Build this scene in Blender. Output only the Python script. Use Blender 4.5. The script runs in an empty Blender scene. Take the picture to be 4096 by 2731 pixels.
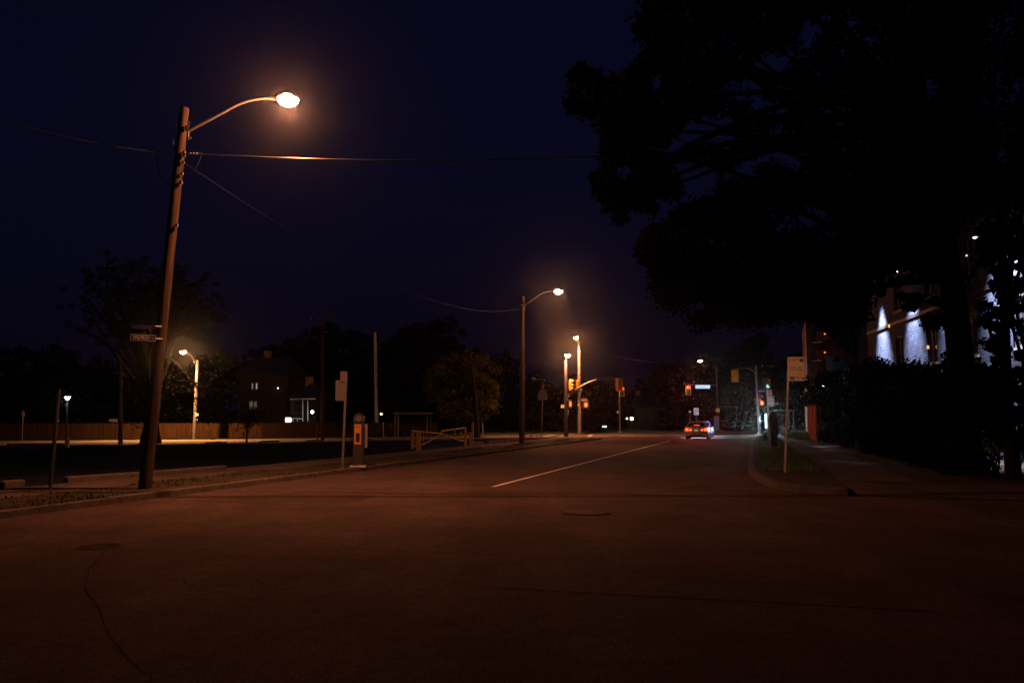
import bpy, math, random
import numpy as np
from mathutils import Vector, Matrix
R = math.radians
S = bpy.context.scene
COL = S.collection
random.seed(4); rng = np.random.default_rng(4)

# ------------------------------------------------------------------ camera
FPX = 3137.0; PITCH = math.atan(311.0/FPX); EYE = 1.6
cam = bpy.data.objects.new('camera', bpy.data.cameras.new('camera')); COL.objects.link(cam)
cam.data.sensor_width = 36; cam.data.lens = 36*FPX/4096; cam.data.clip_end = 3000
cam.location = (0, 0, EYE); cam.rotation_euler = (R(90)+PITCH, 0, 0); S.camera = cam
# ------------------------------------------------------------------ night sky
W = bpy.data.worlds.new('World'); S.world = W; W.use_nodes = True
nt = W.node_tree; nt.nodes.clear()
sky = nt.nodes.new('ShaderNodeTexSky'); sky.sky_type = 'NISHITA'; sky.sun_disc = False
sky.sun_elevation = R(-2); sky.sun_rotation = R(200); sky.ozone_density = 6
tint = nt.nodes.new('ShaderNodeMix'); tint.data_type = 'RGBA'; tint.blend_type = 'MULTIPLY'; tint.inputs[0].default_value = 1
tint.inputs[7].default_value = (0.6, 0.6, 0.36, 1)
bg = nt.nodes.new('ShaderNodeBackground'); bg.inputs[1].default_value = 0.10
wo = nt.nodes.new('ShaderNodeOutputWorld')
glow = nt.nodes.new('ShaderNodeMix'); glow.data_type = 'RGBA'; glow.blend_type = 'ADD'; glow.inputs[0].default_value = 1
glow.inputs[7].default_value = (0.009, 0.010, 0.055, 1)     # even town glow added to the dusk sky
nt.links.new(sky.outputs[0], tint.inputs[6]); nt.links.new(tint.outputs[2], glow.inputs[6]); nt.links.new(glow.outputs[2], bg.inputs[0]); nt.links.new(bg.outputs[0], wo.inputs[0])
# ------------------------------------------------------------------ exposure, sampling
S.view_settings.view_transform = 'Standard'; S.view_settings.look = 'None'
S.view_settings.exposure = 0; S.view_settings.gamma = 1
S.cycles.use_denoising = True; S.cycles.sample_clamp_indirect = 2.0; S.cycles.max_bounces = 4
S.cycles.diffuse_bounces = 2; S.cycles.volume_bounces = 0; S.cycles.use_adaptive_sampling = True
S.cycles.use_light_tree = True

# ------------------------------------------------------------------ coordinates
CP, SP = math.cos(PITCH), math.sin(PITCH)
def at(px, py, Y):
    x = (px-2048)/FPX; y = (1365.5-py)/FPX
    d = Vector((x, CP-y*SP, SP+y*CP)); return Vector((0, 0, EYE)) + d*(Y/d.y)
def gr(px, py, z=0.0):
    x = (px-2048)/FPX; y = (1365.5-py)/FPX
    d = Vector((x, CP-y*SP, SP+y*CP)); return Vector((0, 0, EYE)) + d*((z-EYE)/d.z)
def proj(p):
    d = p[1]*CP+(p[2]-EYE)*SP; u = -p[1]*SP+(p[2]-EYE)*CP
    return 2048+FPX*p[0]/d, 1365.5-FPX*u/d
TH = R(17); su, cu = math.sin(TH), math.cos(TH)
def uv(u, v, z=0.0): return Vector((u*su+v*cu, u*cu-v*su, z))   # u along the road, v to its right
V3 = Vector

# ------------------------------------------------------------------ materials
MATS = {}
def mat(name, col, rough=0.7, metal=0.0, var=0.15, scale=8.0, bump=0.0, emit=None, es=0.0, trans=0.0, spec=0.5):
    if name in MATS: return MATS[name]
    m = bpy.data.materials.new(name); m.use_nodes = True; MATS[name] = m
    t = m.node_tree; b = t.nodes['Principled BSDF']
    b.inputs['Roughness'].default_value = rough; b.inputs['Metallic'].default_value = metal
    b.inputs['Specular IOR Level'].default_value = spec
    if trans: b.inputs['Transmission Weight'].default_value = trans
    if var > 0:
        tc = t.nodes.new('ShaderNodeTexCoord'); n = t.nodes.new('ShaderNodeTexNoise'); n.inputs['Scale'].default_value = scale
        n.inputs['Detail'].default_value = 6; n.inputs['Roughness'].default_value = 0.65
        t.links.new(tc.outputs['Object'], n.inputs['Vector'])
        r = t.nodes.new('ShaderNodeValToRGB'); e = r.color_ramp.elements
        e[0].position = 0.3; e[1].position = 0.7
        e[0].color = (*[c*(1-var*1.6) for c in col], 1); e[1].color = (*[min(1, c*(1+var)) for c in col], 1)
        t.links.new(n.outputs[0], r.inputs[0]); t.links.new(r.outputs[0], b.inputs['Base Color'])
        if bump:
            bp = t.nodes.new('ShaderNodeBump'); bp.inputs['Strength'].default_value = bump; bp.inputs['Distance'].default_value = 0.02
            t.links.new(n.outputs[0], bp.inputs['Height']); t.links.new(bp.outputs[0], b.inputs['Normal'])
    else: b.inputs['Base Color'].default_value = (*col, 1)
    if emit:
        b.inputs['Emission Color'].default_value = (*emit, 1); b.inputs['Emission Strength'].default_value = es
        if es > 3: m.cycles.emission_sampling = 'NONE'
    return m
def ground_mat(name, col, var, scale, fine=60, rough=0.85, bump=0.25, patch=0.35, cracks=False):
    m = bpy.data.materials.new(name); m.use_nodes = True; MATS[name] = m
    t = m.node_tree; b = t.nodes['Principled BSDF']; b.inputs['Roughness'].default_value = rough; b.inputs['Specular IOR Level'].default_value = 0.05
    tc = t.nodes.new('ShaderNodeTexCoord')
    def noise(sc, det=5, mp=None):
        n = t.nodes.new('ShaderNodeTexNoise'); n.inputs['Scale'].default_value = sc; n.inputs['Detail'].default_value = det
        n.inputs['Roughness'].default_value = 0.7
        src = tc.outputs['Object']
        if mp:
            k = t.nodes.new('ShaderNodeMapping'); k.inputs['Scale'].default_value = mp; k.inputs['Rotation'].default_value = (0, 0, TH)
            t.links.new(src, k.inputs['Vector']); src = k.outputs[0]
        t.links.new(src, n.inputs['Vector']); return n.outputs[0]
    def mul(a, k0, k1, prev, lo=0.3, hi=0.7):
        r = t.nodes.new('ShaderNodeMapRange'); r.inputs[1].default_value = lo; r.inputs[2].default_value = hi
        r.inputs[3].default_value = k0; r.inputs[4].default_value = k1; t.links.new(a, r.inputs[0])
        x = t.nodes.new('ShaderNodeMath'); x.operation = 'MULTIPLY'; t.links.new(r.outputs[0], x.inputs[0])
        if prev is None: x.inputs[1].default_value = 1
        else: t.links.new(prev, x.inputs[1])
        return x.outputs[0]
    f = noise(fine, 3)
    v = mul(f, 1-var, 1+var, None)
    v = mul(noise(scale), 1-patch, 1+patch, v)
    v = mul(noise(7, 4), .72, 1.28, v)
    v = mul(noise(0.35, 3, (1.0, 0.12, 1)), 1-patch*0.8, 1+patch*0.6, v)       # wheel tracks along the road
    if cracks:
        vo = t.nodes.new('ShaderNodeTexVoronoi'); vo.feature = 'DISTANCE_TO_EDGE'; vo.inputs['Scale'].default_value = 0.28
        dn = t.nodes.new('ShaderNodeTexNoise'); dn.inputs['Scale'].default_value = 1.3; dn.inputs['Detail'].default_value = 5
        t.links.new(tc.outputs['Object'], dn.inputs['Vector'])
        mx = t.nodes.new('ShaderNodeMix'); mx.data_type = 'RGBA'; mx.inputs[0].default_value = 0.35
        t.links.new(tc.outputs['Object'], mx.inputs[6]); t.links.new(dn.outputs[1], mx.inputs[7])
        t.links.new(mx.outputs[2], vo.inputs['Vector'])
        v = mul(vo.outputs['Distance'], 0.45, 1.0, v, 0.0, 0.006)
    c = t.nodes.new('ShaderNodeMix'); c.data_type = 'RGBA'; c.blend_type = 'MULTIPLY'; c.inputs[0].default_value = 1
    c.inputs[6].default_value = (*col, 1); t.links.new(v, c.inputs[7]); t.links.new(c.outputs[2], b.inputs['Base Color'])
    bp = t.nodes.new('ShaderNodeBump'); bp.inputs['Strength'].default_value = bump; bp.inputs['Distance'].default_value = 0.01
    t.links.new(f, bp.inputs['Height']); t.links.new(bp.outputs[0], b.inputs['Normal'])
    return m
def brick_mat(name, c1, c2, mortar, scale=1.0, bw=0.3, bh=0.1):
    m = bpy.data.materials.new(name); m.use_nodes = True; MATS[name] = m
    t = m.node_tree; b = t.nodes['Principled BSDF']; b.inputs['Roughness'].default_value = 0.9; b.inputs['Specular IOR Level'].default_value = 0.1
    tc = t.nodes.new('ShaderNodeTexCoord'); sx = t.nodes.new('ShaderNodeSeparateXYZ'); cx = t.nodes.new('ShaderNodeCombineXYZ')
    ad = t.nodes.new('ShaderNodeMath'); ad.operation = 'ADD'
    t.links.new(tc.outputs['Object'], sx.inputs[0]); t.links.new(sx.outputs[0], ad.inputs[0]); t.links.new(sx.outputs[1], ad.inputs[1])
    t.links.new(ad.outputs[0], cx.inputs[0]); t.links.new(sx.outputs[2], cx.inputs[1])
    br = t.nodes.new('ShaderNodeTexBrick'); br.inputs['Scale'].default_value = scale
    br.inputs['Brick Width'].default_value = bw; br.inputs['Row Height'].default_value = bh; br.inputs['Mortar Size'].default_value = 0.009
    br.inputs['Color1'].default_value = (*c1, 1); br.inputs['Color2'].default_value = (*c2, 1); br.inputs['Mortar'].default_value = (*mortar, 1)
    t.links.new(cx.outputs[0], br.inputs['Vector'])
    n = t.nodes.new('ShaderNodeTexNoise'); n.inputs['Scale'].default_value = 3; n.inputs['Detail'].default_value = 8
    t.links.new(tc.outputs['Object'], n.inputs['Vector'])
    mr = t.nodes.new('ShaderNodeMapRange'); mr.inputs[1].default_value = .3; mr.inputs[2].default_value = .7; mr.inputs[3].default_value = .6; mr.inputs[4].default_value = 1.2
    t.links.new(n.outputs[0], mr.inputs[0])
    mx = t.nodes.new('ShaderNodeMix'); mx.data_type = 'RGBA'; mx.blend_type = 'MULTIPLY'; mx.inputs[0].default_value = 1
    t.links.new(br.outputs[0], mx.inputs[6]); t.links.new(mr.outputs[0], mx.inputs[7]); t.links.new(mx.outputs[2], b.inputs['Base Color'])
    bp = t.nodes.new('ShaderNodeBump'); bp.inputs['Strength'].default_value = 0.6; bp.inputs['Distance'].default_value = 0.02; bp.invert = True
    t.links.new(br.outputs[1], bp.inputs['Height']); t.links.new(bp.outputs[0], b.inputs['Normal'])
    return m
def wood_mat(name, col, grain=(14, 14, 0.7)):
    m = mat(name, col, 0.9, 0, 0.5, 1.0, 0.8, spec=0.08); t = m.node_tree
    n = [x for x in t.nodes if x.type == 'TEX_NOISE'][0]; tc = [x for x in t.nodes if x.type == 'TEX_COORD'][0]
    k = t.nodes.new('ShaderNodeMapping'); k.inputs['Scale'].default_value = grain
    t.links.new(tc.outputs['Object'], k.inputs['Vector']); t.links.new(k.outputs[0], n.inputs['Vector']); return m

ASPHALT = ground_mat('worn asphalt', (0.056, 0.038, 0.035), 0.75, 0.5, fine=42, rough=.95)
PATCH = ground_mat('patched asphalt', (0.047, 0.034, 0.031), 0.6, 0.9, fine=50, rough=.9)
SIDE_AS = ground_mat('side asphalt', (0.085, 0.066, 0.062), 0.35, 0.6)
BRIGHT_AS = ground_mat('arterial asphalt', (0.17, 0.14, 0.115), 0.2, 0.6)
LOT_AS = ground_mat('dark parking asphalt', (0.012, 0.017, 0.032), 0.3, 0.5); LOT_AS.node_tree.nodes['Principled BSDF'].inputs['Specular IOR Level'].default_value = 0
CONC = ground_mat('concrete paving', (0.065, 0.053, 0.048), 0.2, 0.8, 40)
KERB_M = ground_mat('kerb concrete', (0.075, 0.062, 0.055), 0.25, 1.5, 30)
DIRT = ground_mat('worn verge', (0.036, 0.029, 0.023), 0.4, 1.2, 25, bump=0.6)
GROUND = ground_mat('turf ground', (0.018, 0.026, 0.012), 0.4, 0.8, 20, bump=0.6)
GRASS = mat('grass blades', (0.05, 0.11, 0.03), 0.8, 0, 0.3, 4)
PAINT = ground_mat('worn road paint', (0.62, 0.58, 0.52), 0.25, 2.0, 40, patch=0.3)
WOOD = wood_mat('old pole wood', (0.048, 0.033, 0.024))
WOOD_D = wood_mat('dark pole wood', (0.07, 0.05, 0.04))
FENCE_W = wood_mat('fence board', (0.046, 0.022, 0.010))
RED_W = wood_mat('red stained board', (0.50, 0.13, 0.06))
STEEL = mat('galvanised steel', (0.14, 0.135, 0.13), 0.5, 0.35, 0.2, 12)
CONC_P = mat('pole concrete', (0.30, 0.28, 0.26), 0.85, 0, 0.2, 6, 0.2)
GREY_P = mat('dirty pole grey', (0.13, 0.12, 0.11), 0.85, 0, 0.3, 3, 0.2)
GREY_A = mat('dull arm grey', (0.07, 0.066, 0.062), 0.8, 0, 0.2, 12, spec=.2)
DARK = mat('dark metal', (0.035, 0.035, 0.04), 0.5, 0.3, 0.2, 10)
BLACK = mat('black plastic', (0.015, 0.015, 0.017), 0.4, 0, 0)
YEL = mat('signal yellow', (0.60, 0.28, 0.02), 0.5, 0, 0.15, 6)
YEL_T = mat('reflective yellow tape', (0.95, 0.72, 0.04), 0.4, 0, 0)
YEL_F = mat('gate yellow', (0.42, 0.24, 0.05), 0.7, 0, 0.3, 9)
WHITE = mat('sign white', (0.82, 0.78, 0.72), 0.5, 0, 0.08, 5)
GREY_S = mat('sign back grey', (0.11, 0.11, 0.12), 0.5, 0.2, 0.15, 5)
NAVY = mat('sign navy', (0.02, 0.025, 0.09), 0.5, 0, 0.1)
GREEN = mat('sign green', (0.02, 0.14, 0.04), 0.5, 0, 0)
REDP = mat('sign red', (0.45, 0.03, 0.02), 0.5, 0, 0)
ORG = mat('meter orange label', (0.42, 0.17, 0.03), 0.5, 0, 0.05)
INK = mat('ink', (0.02, 0.018, 0.018), 0.6, 0, 0)
WIRE = mat('cable sheath', (0.022, 0.022, 0.021), 0.35, 0.3, 0)
GLASS = mat('dark glass', (0.02, 0.025, 0.03), 0.08, 0, 0)
LEAF = mat('leaf', (0.013, 0.017, 0.006), 0.75, 0, 0.35, 0.8, spec=0.0)
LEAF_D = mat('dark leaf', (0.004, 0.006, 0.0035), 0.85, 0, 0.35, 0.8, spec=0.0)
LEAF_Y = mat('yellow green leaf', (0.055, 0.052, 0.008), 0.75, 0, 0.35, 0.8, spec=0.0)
BARK = wood_mat('bark', (0.014, 0.012, 0.010), (6, 6, 0.8))
HALO_HAZE = 0.0003
HPS = (1.0, 0.36, 0.15); HPS_N = (1.0, 0.32, 0.12)

# ------------------------------------------------------------------ mesh builder
def base_of(parent):
    return parent.matrix_basis.translation.copy() if parent else V3((0, 0, 0))
class MB:
    def __init__(s): s.v = []; s.f = []; s.p = [0]; s.q = [0]
    def add(s, vs, fs):
        o = len(s.v); s.v += [tuple(v) for v in vs]; s.f += [tuple(i+o for i in f) for f in fs]; s.p.append(len(s.v)); s.q.append(len(s.f)); return s
    def box(s, c, d, rz=0.0, bev=0.0):
        c = V3(c); x, y, z = d[0]/2, d[1]/2, d[2]/2
        if bev <= 0:
            ps = [V3((a*x, b*y, e*z)) for e in (-1, 1) for a, b in ((-1, -1), (1, -1), (1, 1), (-1, 1))]
            fs = [(3, 2, 1, 0), (4, 5, 6, 7), (0, 1, 5, 4), (1, 2, 6, 5), (2, 3, 7, 6), (3, 0, 4, 7)]
        else:
            k = min(bev, x*.9, y*.9, z*.9); ps = []; fs = []
            rings = [(-z, k), (-z+k, 0), (z-k, 0), (z, k)]
            for zz, ins in rings:
                X, Y = x-ins, y-ins; q = k*0.7
                ps += [V3(p) for p in ((-X+q, -Y, zz), (X-q, -Y, zz), (X, -Y+q, zz), (X, Y-q, zz), (X-q, Y, zz), (-X+q, Y, zz), (-X, Y-q, zz), (-X, -Y+q, zz))]
            for r in range(3):
                for i in range(8):
                    j = (i+1) % 8; fs.append((r*8+i, r*8+j, r*8+8+j, r*8+8+i))
            fs.append(tuple(range(7, -1, -1))); fs.append(tuple(range(24, 32)))
        m = Matrix.Rotation(rz, 3, 'Z')
        return s.add([m@p+c for p in ps], fs)
    def tube(s, pts, rad, n=10, cap=True):
        pts = [V3(p) for p in pts]; k = len(pts)
        if not isinstance(rad, (list, tuple)): rad = [rad]*k
        vs = []; up = None
        for i, p in enumerate(pts):
            t = (pts[min(i+1, k-1)]-pts[max(i-1, 0)])
            t = t.normalized() if t.length > 1e-9 else V3((0, 0, 1))
            if up is None: up = V3((0, 0, 1)) if abs(t.z) < .9 else V3((0, 1, 0))
            a = t.cross(up).normalized(); b = t.cross(a).normalized(); up = -b if True else up
            for j in range(n):
                an = 2*math.pi*j/n; vs.append(p+(a*math.cos(an)+b*math.sin(an))*rad[i])
        fs = []
        for i in range(k-1):
            for j in range(n):
                q = (j+1) % n; fs.append((i*n+j, i*n+q, (i+1)*n+q, (i+1)*n+j))
        if cap: fs += [tuple(range(n-1, -1, -1)), tuple(range((k-1)*n, k*n))]
        return s.add(vs, fs)
    def ell(s, c, r, n=14, m=8, rz=0, z0=-1.0, z1=1.0):
        vs = []; fs = []; M = Matrix.Rotation(rz, 3, 'Z')
        for i in range(m+1):
            ph = -math.pi/2+math.pi*i/m; zz = max(z0, min(z1, math.sin(ph))); cr = math.cos(ph)
            if zz != math.sin(ph): cr = math.sqrt(max(0, 1-zz*zz)) if i not in (0, m) else 0.0
            for j in range(n):
                a = 2*math.pi*j/n; vs.append(M@V3((r[0]*cr*math.cos(a), r[1]*cr*math.sin(a), r[2]*zz))+V3(c))
        for i in range(m):
            for j in range(n):
                q = (j+1) % n; fs.append((i*n+j, i*n+q, (i+1)*n+q, (i+1)*n+j))
        return s.add(vs, fs)
    def plate(s, c, w, h, t, yaw=0.0, rad=0.0, seg=4, poly=None, roll=0.0):
        # an upright plate facing -Y turned by yaw
        if poly is None:
            poly = []
            if rad <= 0: poly = [(-w/2, -h/2), (w/2, -h/2), (w/2, h/2), (-w/2, h/2)]
            else:
                for (cx, cz, a0) in ((w/2-rad, -h/2+rad, -90), (w/2-rad, h/2-rad, 0), (-w/2+rad, h/2-rad, 90), (-w/2+rad, -h/2+rad, 180)):
                    for i in range(seg+1):
                        a = R(a0+90*i/seg); poly.append((cx+rad*math.cos(a), cz+rad*math.sin(a)))
        M = Matrix.Rotation(yaw, 3, 'Z')@Matrix.Rotation(roll, 3, 'Y'); n = len(poly); vs = []
        for y in (-t/2, t/2):
            for (x, z) in poly: vs.append(M@V3((x, y, z))+V3(c))
        fs = [tuple(range(n)), tuple(range(2*n-1, n-1, -1))]
        for i in range(n):
            j = (i+1) % n; fs.append((i, i+n, j+n, j))
        return s.add(vs, fs)
    def build(s, name, m, parent=None, smooth=False, local=False, **tags):
        me = bpy.data.meshes.new(name); off = V3((0, 0, 0)) if local else base_of(parent)
        me.from_pydata([tuple(V3(v)-off) for v in s.v], [], s.f); me.materials.append(m)
        if smooth:
            me.polygons.foreach_set('use_smooth', [True]*len(me.polygons))
            me.set_sharp_from_angle(angle=R(40))
        me.update()
        o = bpy.data.objects.new(name, me); COL.objects.link(o)
        if parent: o.parent = parent
        for k, v in tags.items(): o[k] = v
        return o
def thing(name, label, cat, loc, group=None, rz=0.0):
    o = bpy.data.objects.new(name, None); COL.objects.link(o); o.location = V3(loc); o.rotation_euler = (0, 0, rz)
    o.empty_display_size = 0.2; o['label'] = label; o['category'] = cat
    if group: o['group'] = group
    return o
def sheet(name, pts, z, m, kind='structure', skirt=0.0, parent=None, **tags):
    n = len(pts); vs = [(p[0], p[1], z) for p in pts]; fs = [tuple(range(n))]
    if skirt:
        vs += [(p[0], p[1], z-skirt) for p in pts]
        fs += [(i, i+n, (i+1) % n+n, (i+1) % n) for i in range(n)]
    me = bpy.data.meshes.new(name); me.from_pydata(vs, [], fs); me.materials.append(m)
    me.update()
    if me.polygons[0].normal.z < 0: me.flip_normals()
    o = bpy.data.objects.new(name, me); COL.objects.link(o)
    if kind: o['kind'] = kind
    if parent: o.parent = parent
    for k, v in tags.items(): o[k] = v
    return o
def lettering(s, size, pos, yaw, m, parent, roll=0.0, sx=1.0, name='lettering', ext=0.0015, align='CENTER'):
    cu_ = bpy.data.curves.new('t', 'FONT'); cu_.body = s; cu_.size = size; cu_.align_x = align; cu_.align_y = 'CENTER'; cu_.extrude = ext
    cu_.resolution_u = 2
    to = bpy.data.objects.new('t', cu_); COL.objects.link(to); bpy.context.view_layer.update()
    me = bpy.data.meshes.new_from_object(to.evaluated_get(bpy.context.evaluated_depsgraph_get()))
    bpy.data.objects.remove(to); bpy.data.curves.remove(cu_)
    M = Matrix.Translation(V3(pos)-base_of(top(parent)))@Matrix.Rotation(yaw, 4, 'Z')@Matrix.Rotation(roll, 4, 'Y')@Matrix.Rotation(R(90), 4, 'X')@Matrix.Diagonal((sx, 1, 1, 1))
    me.transform(M); me.materials.clear(); me.materials.append(m); me.name = name
    o = bpy.data.objects.new(name, me); COL.objects.link(o); o.parent = parent; return o
def top(o):
    while o.parent: o = o.parent
    return o
def child(mb, name, m, par, **k):      # par may be a part: its mesh already lives in the thing's frame
    me_off = base_of(top(par)); s = MB(); s.v = [tuple(V3(v)-me_off) for v in mb.v]; s.f = mb.f
    return s.build(name, m, par, local=True, **k)
def each(mb, name, m, par, smooth=False, local=False):     # every piece of the builder as a part of its own
    for i in range(len(mb.p)-1):
        c = MB(); c.v = mb.v[mb.p[i]:mb.p[i+1]]; c.f = [tuple(k-mb.p[i] for k in f) for f in mb.f[mb.q[i]:mb.q[i+1]]]
        if local: c.build(name, m, par, smooth=smooth, local=True)
        else: child(c, name, m, par, smooth=smooth)
def lamp(parent, pos, power, col, r=0.1, spot=None, blend=0.5, aim=None, name='light'):
    L = bpy.data.lights.new(name, 'SPOT' if spot else 'POINT'); L.energy = power; L.color = col; L.shadow_soft_size = r
    if spot: L.spot_size = R(spot); L.spot_blend = blend
    o = bpy.data.objects.new(name, L); COL.objects.link(o); o.parent = parent
    o.location = V3(pos)-(base_of(parent) if parent else V3((0, 0, 0)))
    if aim is not None: o.rotation_euler = (V3(aim)-V3(pos)).to_track_quat('-Z', 'Y').to_euler()
    return o
def emis(name, col, es): return mat(name, (0.02, 0.02, 0.02), 0.4, 0, 0, emit=col, es=es)
HOT = emis('sodium lens', (1.0, 0.72, 0.42), 14)
HOT2 = emis('amber sodium lens', (1.0, 0.62, 0.22), 12)
LENS_R = emis('red signal lens', (1.0, 0.035, 0.012), 7)
LENS_G = emis('cyan signal lens', (0.1, 0.75, 0.9), 3)
HAND = emis('orange hand lens', (1.0, 0.07, 0.015), 6)
TAIL = emis('brake lamp', (1.0, 0.055, 0.02), 7)
WHITE_L = emis('white lamp lens', (0.75, 0.9, 1.0), 9)
WARM_L = emis('warm lamp lens', (1.0, 0.82, 0.42), 9)
SIGN_B = emis('backlit sign face', (0.55, 0.75, 1.0), 1.1)

# ------------------------------------------------------------------ foliage
def quads(name, V, m, parent=None):
    n = len(V)//4; me = bpy.data.meshes.new(name); me.vertices.add(n*4)
    me.vertices.foreach_set('co', V.astype(np.float32).ravel()); me.loops.add(n*4)
    me.loops.foreach_set('vertex_index', np.arange(n*4, dtype=np.int32)); me.polygons.add(n)
    me.polygons.foreach_set('loop_start', np.arange(0, n*4, 4, dtype=np.int32)); me.materials.append(m)
    me.update(calc_edges=True); me.validate()
    o = bpy.data.objects.new(name, me); COL.objects.link(o)
    if parent: o.parent = parent
    return o
def leaves(C, size, flat=0.0):
    n = len(C); a = rng.normal(size=(n, 3)); a /= np.linalg.norm(a, axis=1)[:, None]
    b = rng.normal(size=(n, 3)); b -= (b*a).sum(1)[:, None]*a; b /= np.linalg.norm(b, axis=1)[:, None]
    s = size*rng.uniform(.6, 1.25, n)[:, None]
    return np.stack([C-a*s*.5, C-b*s*.36+a*s*.1, C+a*s*.6, C+b*s*.36+a*s*.05], 1).reshape(-1, 3)
def clusters(cen, rad, per):
    # leaf centres gathered in ragged clumps, thicker on each clump's shell
    out = []
    for c, r in zip(cen, rad):
        d = rng.normal(size=(per, 3)); d /= np.linalg.norm(d, axis=1)[:, None]
        q = r*rng.uniform(0.15, 1.0, per)**0.55*rng.uniform(.75, 1.25, per)
        out.append(c+d*q[:, None]*np.array([1, 1, .75]))
    return np.concatenate(out)
def limb(mb, a, b, r0, r1, sag=0.0, k=6):
    a = V3(a); b = V3(b); L = (b-a).length; pts = []; w = V3(rng.normal(size=3))*L*.05
    for i in range(k+1):
        t = i/k; p = a.lerp(b, t)+w*math.sin(math.pi*t)+V3((0, 0, sag*math.sin(math.pi*t))); pts.append(p)
    mb.tube(pts, [r0+(r1-r0)*i/k for i in range(k+1)], 7)
def tree_proto(name, h, rx, ry, zc, rz, ncl, per, ls, m, crad=(.12, .24), trunk_r=0.22, seed=0):
    """a tree standing at the origin: trunk with limbs, and a crown of leaf clumps"""
    g = thing(name, '', 'tree', (0, 0, 0)); cen = []
    lob = [(rng.normal(size=3)*.45, rng.uniform(.55, .8)) for _ in range(7)]
    while len(cen) < ncl:
        d = rng.uniform(-1, 1, 3)
        if np.dot(d, d) > 1: continue
        if min(np.linalg.norm(d-l)/r for l, r in lob) > 1: continue
        cen.append(d*np.array([rx, ry, rz])+np.array([0, 0, zc]))
    cen = np.array(cen); rad = rng.uniform(*crad, ncl)*min(rx, rz)
    quads('crown', leaves(clusters(cen, rad, per), ls), m, g)
    tb = MB(); limb(tb, (0, 0, -.1), (rng.normal()*.2, rng.normal()*.2, zc*.8), trunk_r, trunk_r*.55)
    for i in range(10):
        c = cen[rng.integers(ncl)]; z0 = rng.uniform(.35, .8)*zc; limb(tb, (0, 0, z0), c, trunk_r*.42, .03, .3)
    tb.build('trunk', BARK, g, smooth=True)
    return g
def copy_tree(src, loc, rz, sc, label, group=None, name=None):
    c = src.copy(); COL.objects.link(c); c.location = V3(loc); c.rotation_euler = (0, 0, rz); c.scale = sc
    c['label'] = label
    if group: c['group'] = group
    for ch in src.children:
        d = ch.copy(); COL.objects.link(d); d.parent = c
    return c

# ================================================================== SETTING
sheet('ground', [(-700, -60), (700, -60), (700, 900), (-700, 900)], -0.03, GROUND)
sheet('road', [uv(-35, -11.7), uv(-35, 0), uv(260, 0), uv(260, -11.7)], 0.0, ASPHALT)
sheet('side_road', [uv(-6, 0), uv(24, 0), uv(24, 70), uv(-6, 70)], 0.0, ASPHALT)
# arterial crossing beyond, a skewed, gently bending strip
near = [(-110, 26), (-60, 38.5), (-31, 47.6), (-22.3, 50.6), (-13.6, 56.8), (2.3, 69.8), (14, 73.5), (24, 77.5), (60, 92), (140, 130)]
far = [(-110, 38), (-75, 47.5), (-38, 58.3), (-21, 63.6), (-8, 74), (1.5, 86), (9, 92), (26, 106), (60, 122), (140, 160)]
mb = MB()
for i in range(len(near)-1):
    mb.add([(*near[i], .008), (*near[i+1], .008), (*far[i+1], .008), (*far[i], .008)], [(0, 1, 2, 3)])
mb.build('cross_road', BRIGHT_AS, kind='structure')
# painted markings
def strip(mb, a, b, w, z):
    a = V3((a[0], a[1], z)); b = V3((b[0], b[1], z)); d = (b-a).normalized(); n = V3((-d.y, d.x, 0))*w/2
    mb.add([a-n, b-n, b+n, a+n], [(0, 1, 2, 3)])
mb = MB(); u = 18.0
while u < 60: strip(mb, uv(u, -5.97), uv(u+2.0, -5.97), 0.11, .006); u += 2.0
mb.build('centre_line', PAINT, kind='structure')
mb = MB()
for i in range(7):
    a = gr(2390+i*95, 1745.5-i*.5); b = gr(2440+i*95, 1745.3-i*.5); strip(mb, a, b, .42, .016)
strip(mb, gr(2610, 1751.5), gr(2995, 1750), .35, .016)
for (xa, ya, xb, yb) in ((2178, 1746, 2215, 1739), (2238, 1746, 2260, 1741)): strip(mb, gr(xa, ya), gr(xb, yb), .6, .016)
strip(mb, gr(2352, 1749), gr(2367, 1738), .35, .016)
mb.build('crosswalk_paint', PAINT, kind='structure')
# right-hand block: softly rounded corner, the sidewalk ramps down to the side street
nose = [uv(70, 0), uv(40, 0), uv(30, 0), uv(26, .02), uv(23.5, .1), uv(21.6, .28), uv(20.3, .46), uv(19.4, .72), uv(18.85, 1.05), uv(18.55, 1.5), uv(18.4, 1.95)]
corner = nose + [uv(20.6, 2.0), uv(20.6, 9), uv(17.8, 9.4), uv(17.7, 75), (90, 60), (70, 94), (34, 80), uv(76, 4), uv(73.5, 1.2)]
sheet('verge', corner, 0.11, DIRT, skirt=0.14)
mb = MB(); mb.add([uv(20.6, 1.9, .11), uv(20.6, 9.05, .11), uv(17.75, 9.5, .012), uv(18.2, 1.9, .012)], [(0, 1, 2, 3)]); mb.build('sidewalk_ramp', CONC, kind='structure')
def kerb(name, pts, w, h, m=KERB_M):
    mb = MB(); pts = [V3((p[0], p[1], 0)) for p in pts]; n = len(pts); vs = []
    for i, p in enumerate(pts):
        d = (pts[min(i+1, n-1)]-pts[max(i-1, 0)]).normalized(); q = V3((-d.y, d.x, 0))
        for (o, z) in ((-.02, -.02), (0, h-.02), (.025, h), (w, h), (w, -.02)): vs.append(p+q*o+V3((0, 0, z)))
    fs = [(i*5+j, i*5+j+1, i*5+j+6, i*5+j+5) for i in range(n-1) for j in range(4)]
    mb.add(vs, fs); return mb.build(name, m, kind='structure')
kerb('kerb', nose[::-1], .22, .135)
kerb('kerb', [uv(17.7, 60), uv(17.7, 30), uv(17.7, 9.4)], .17, .135)
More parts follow.
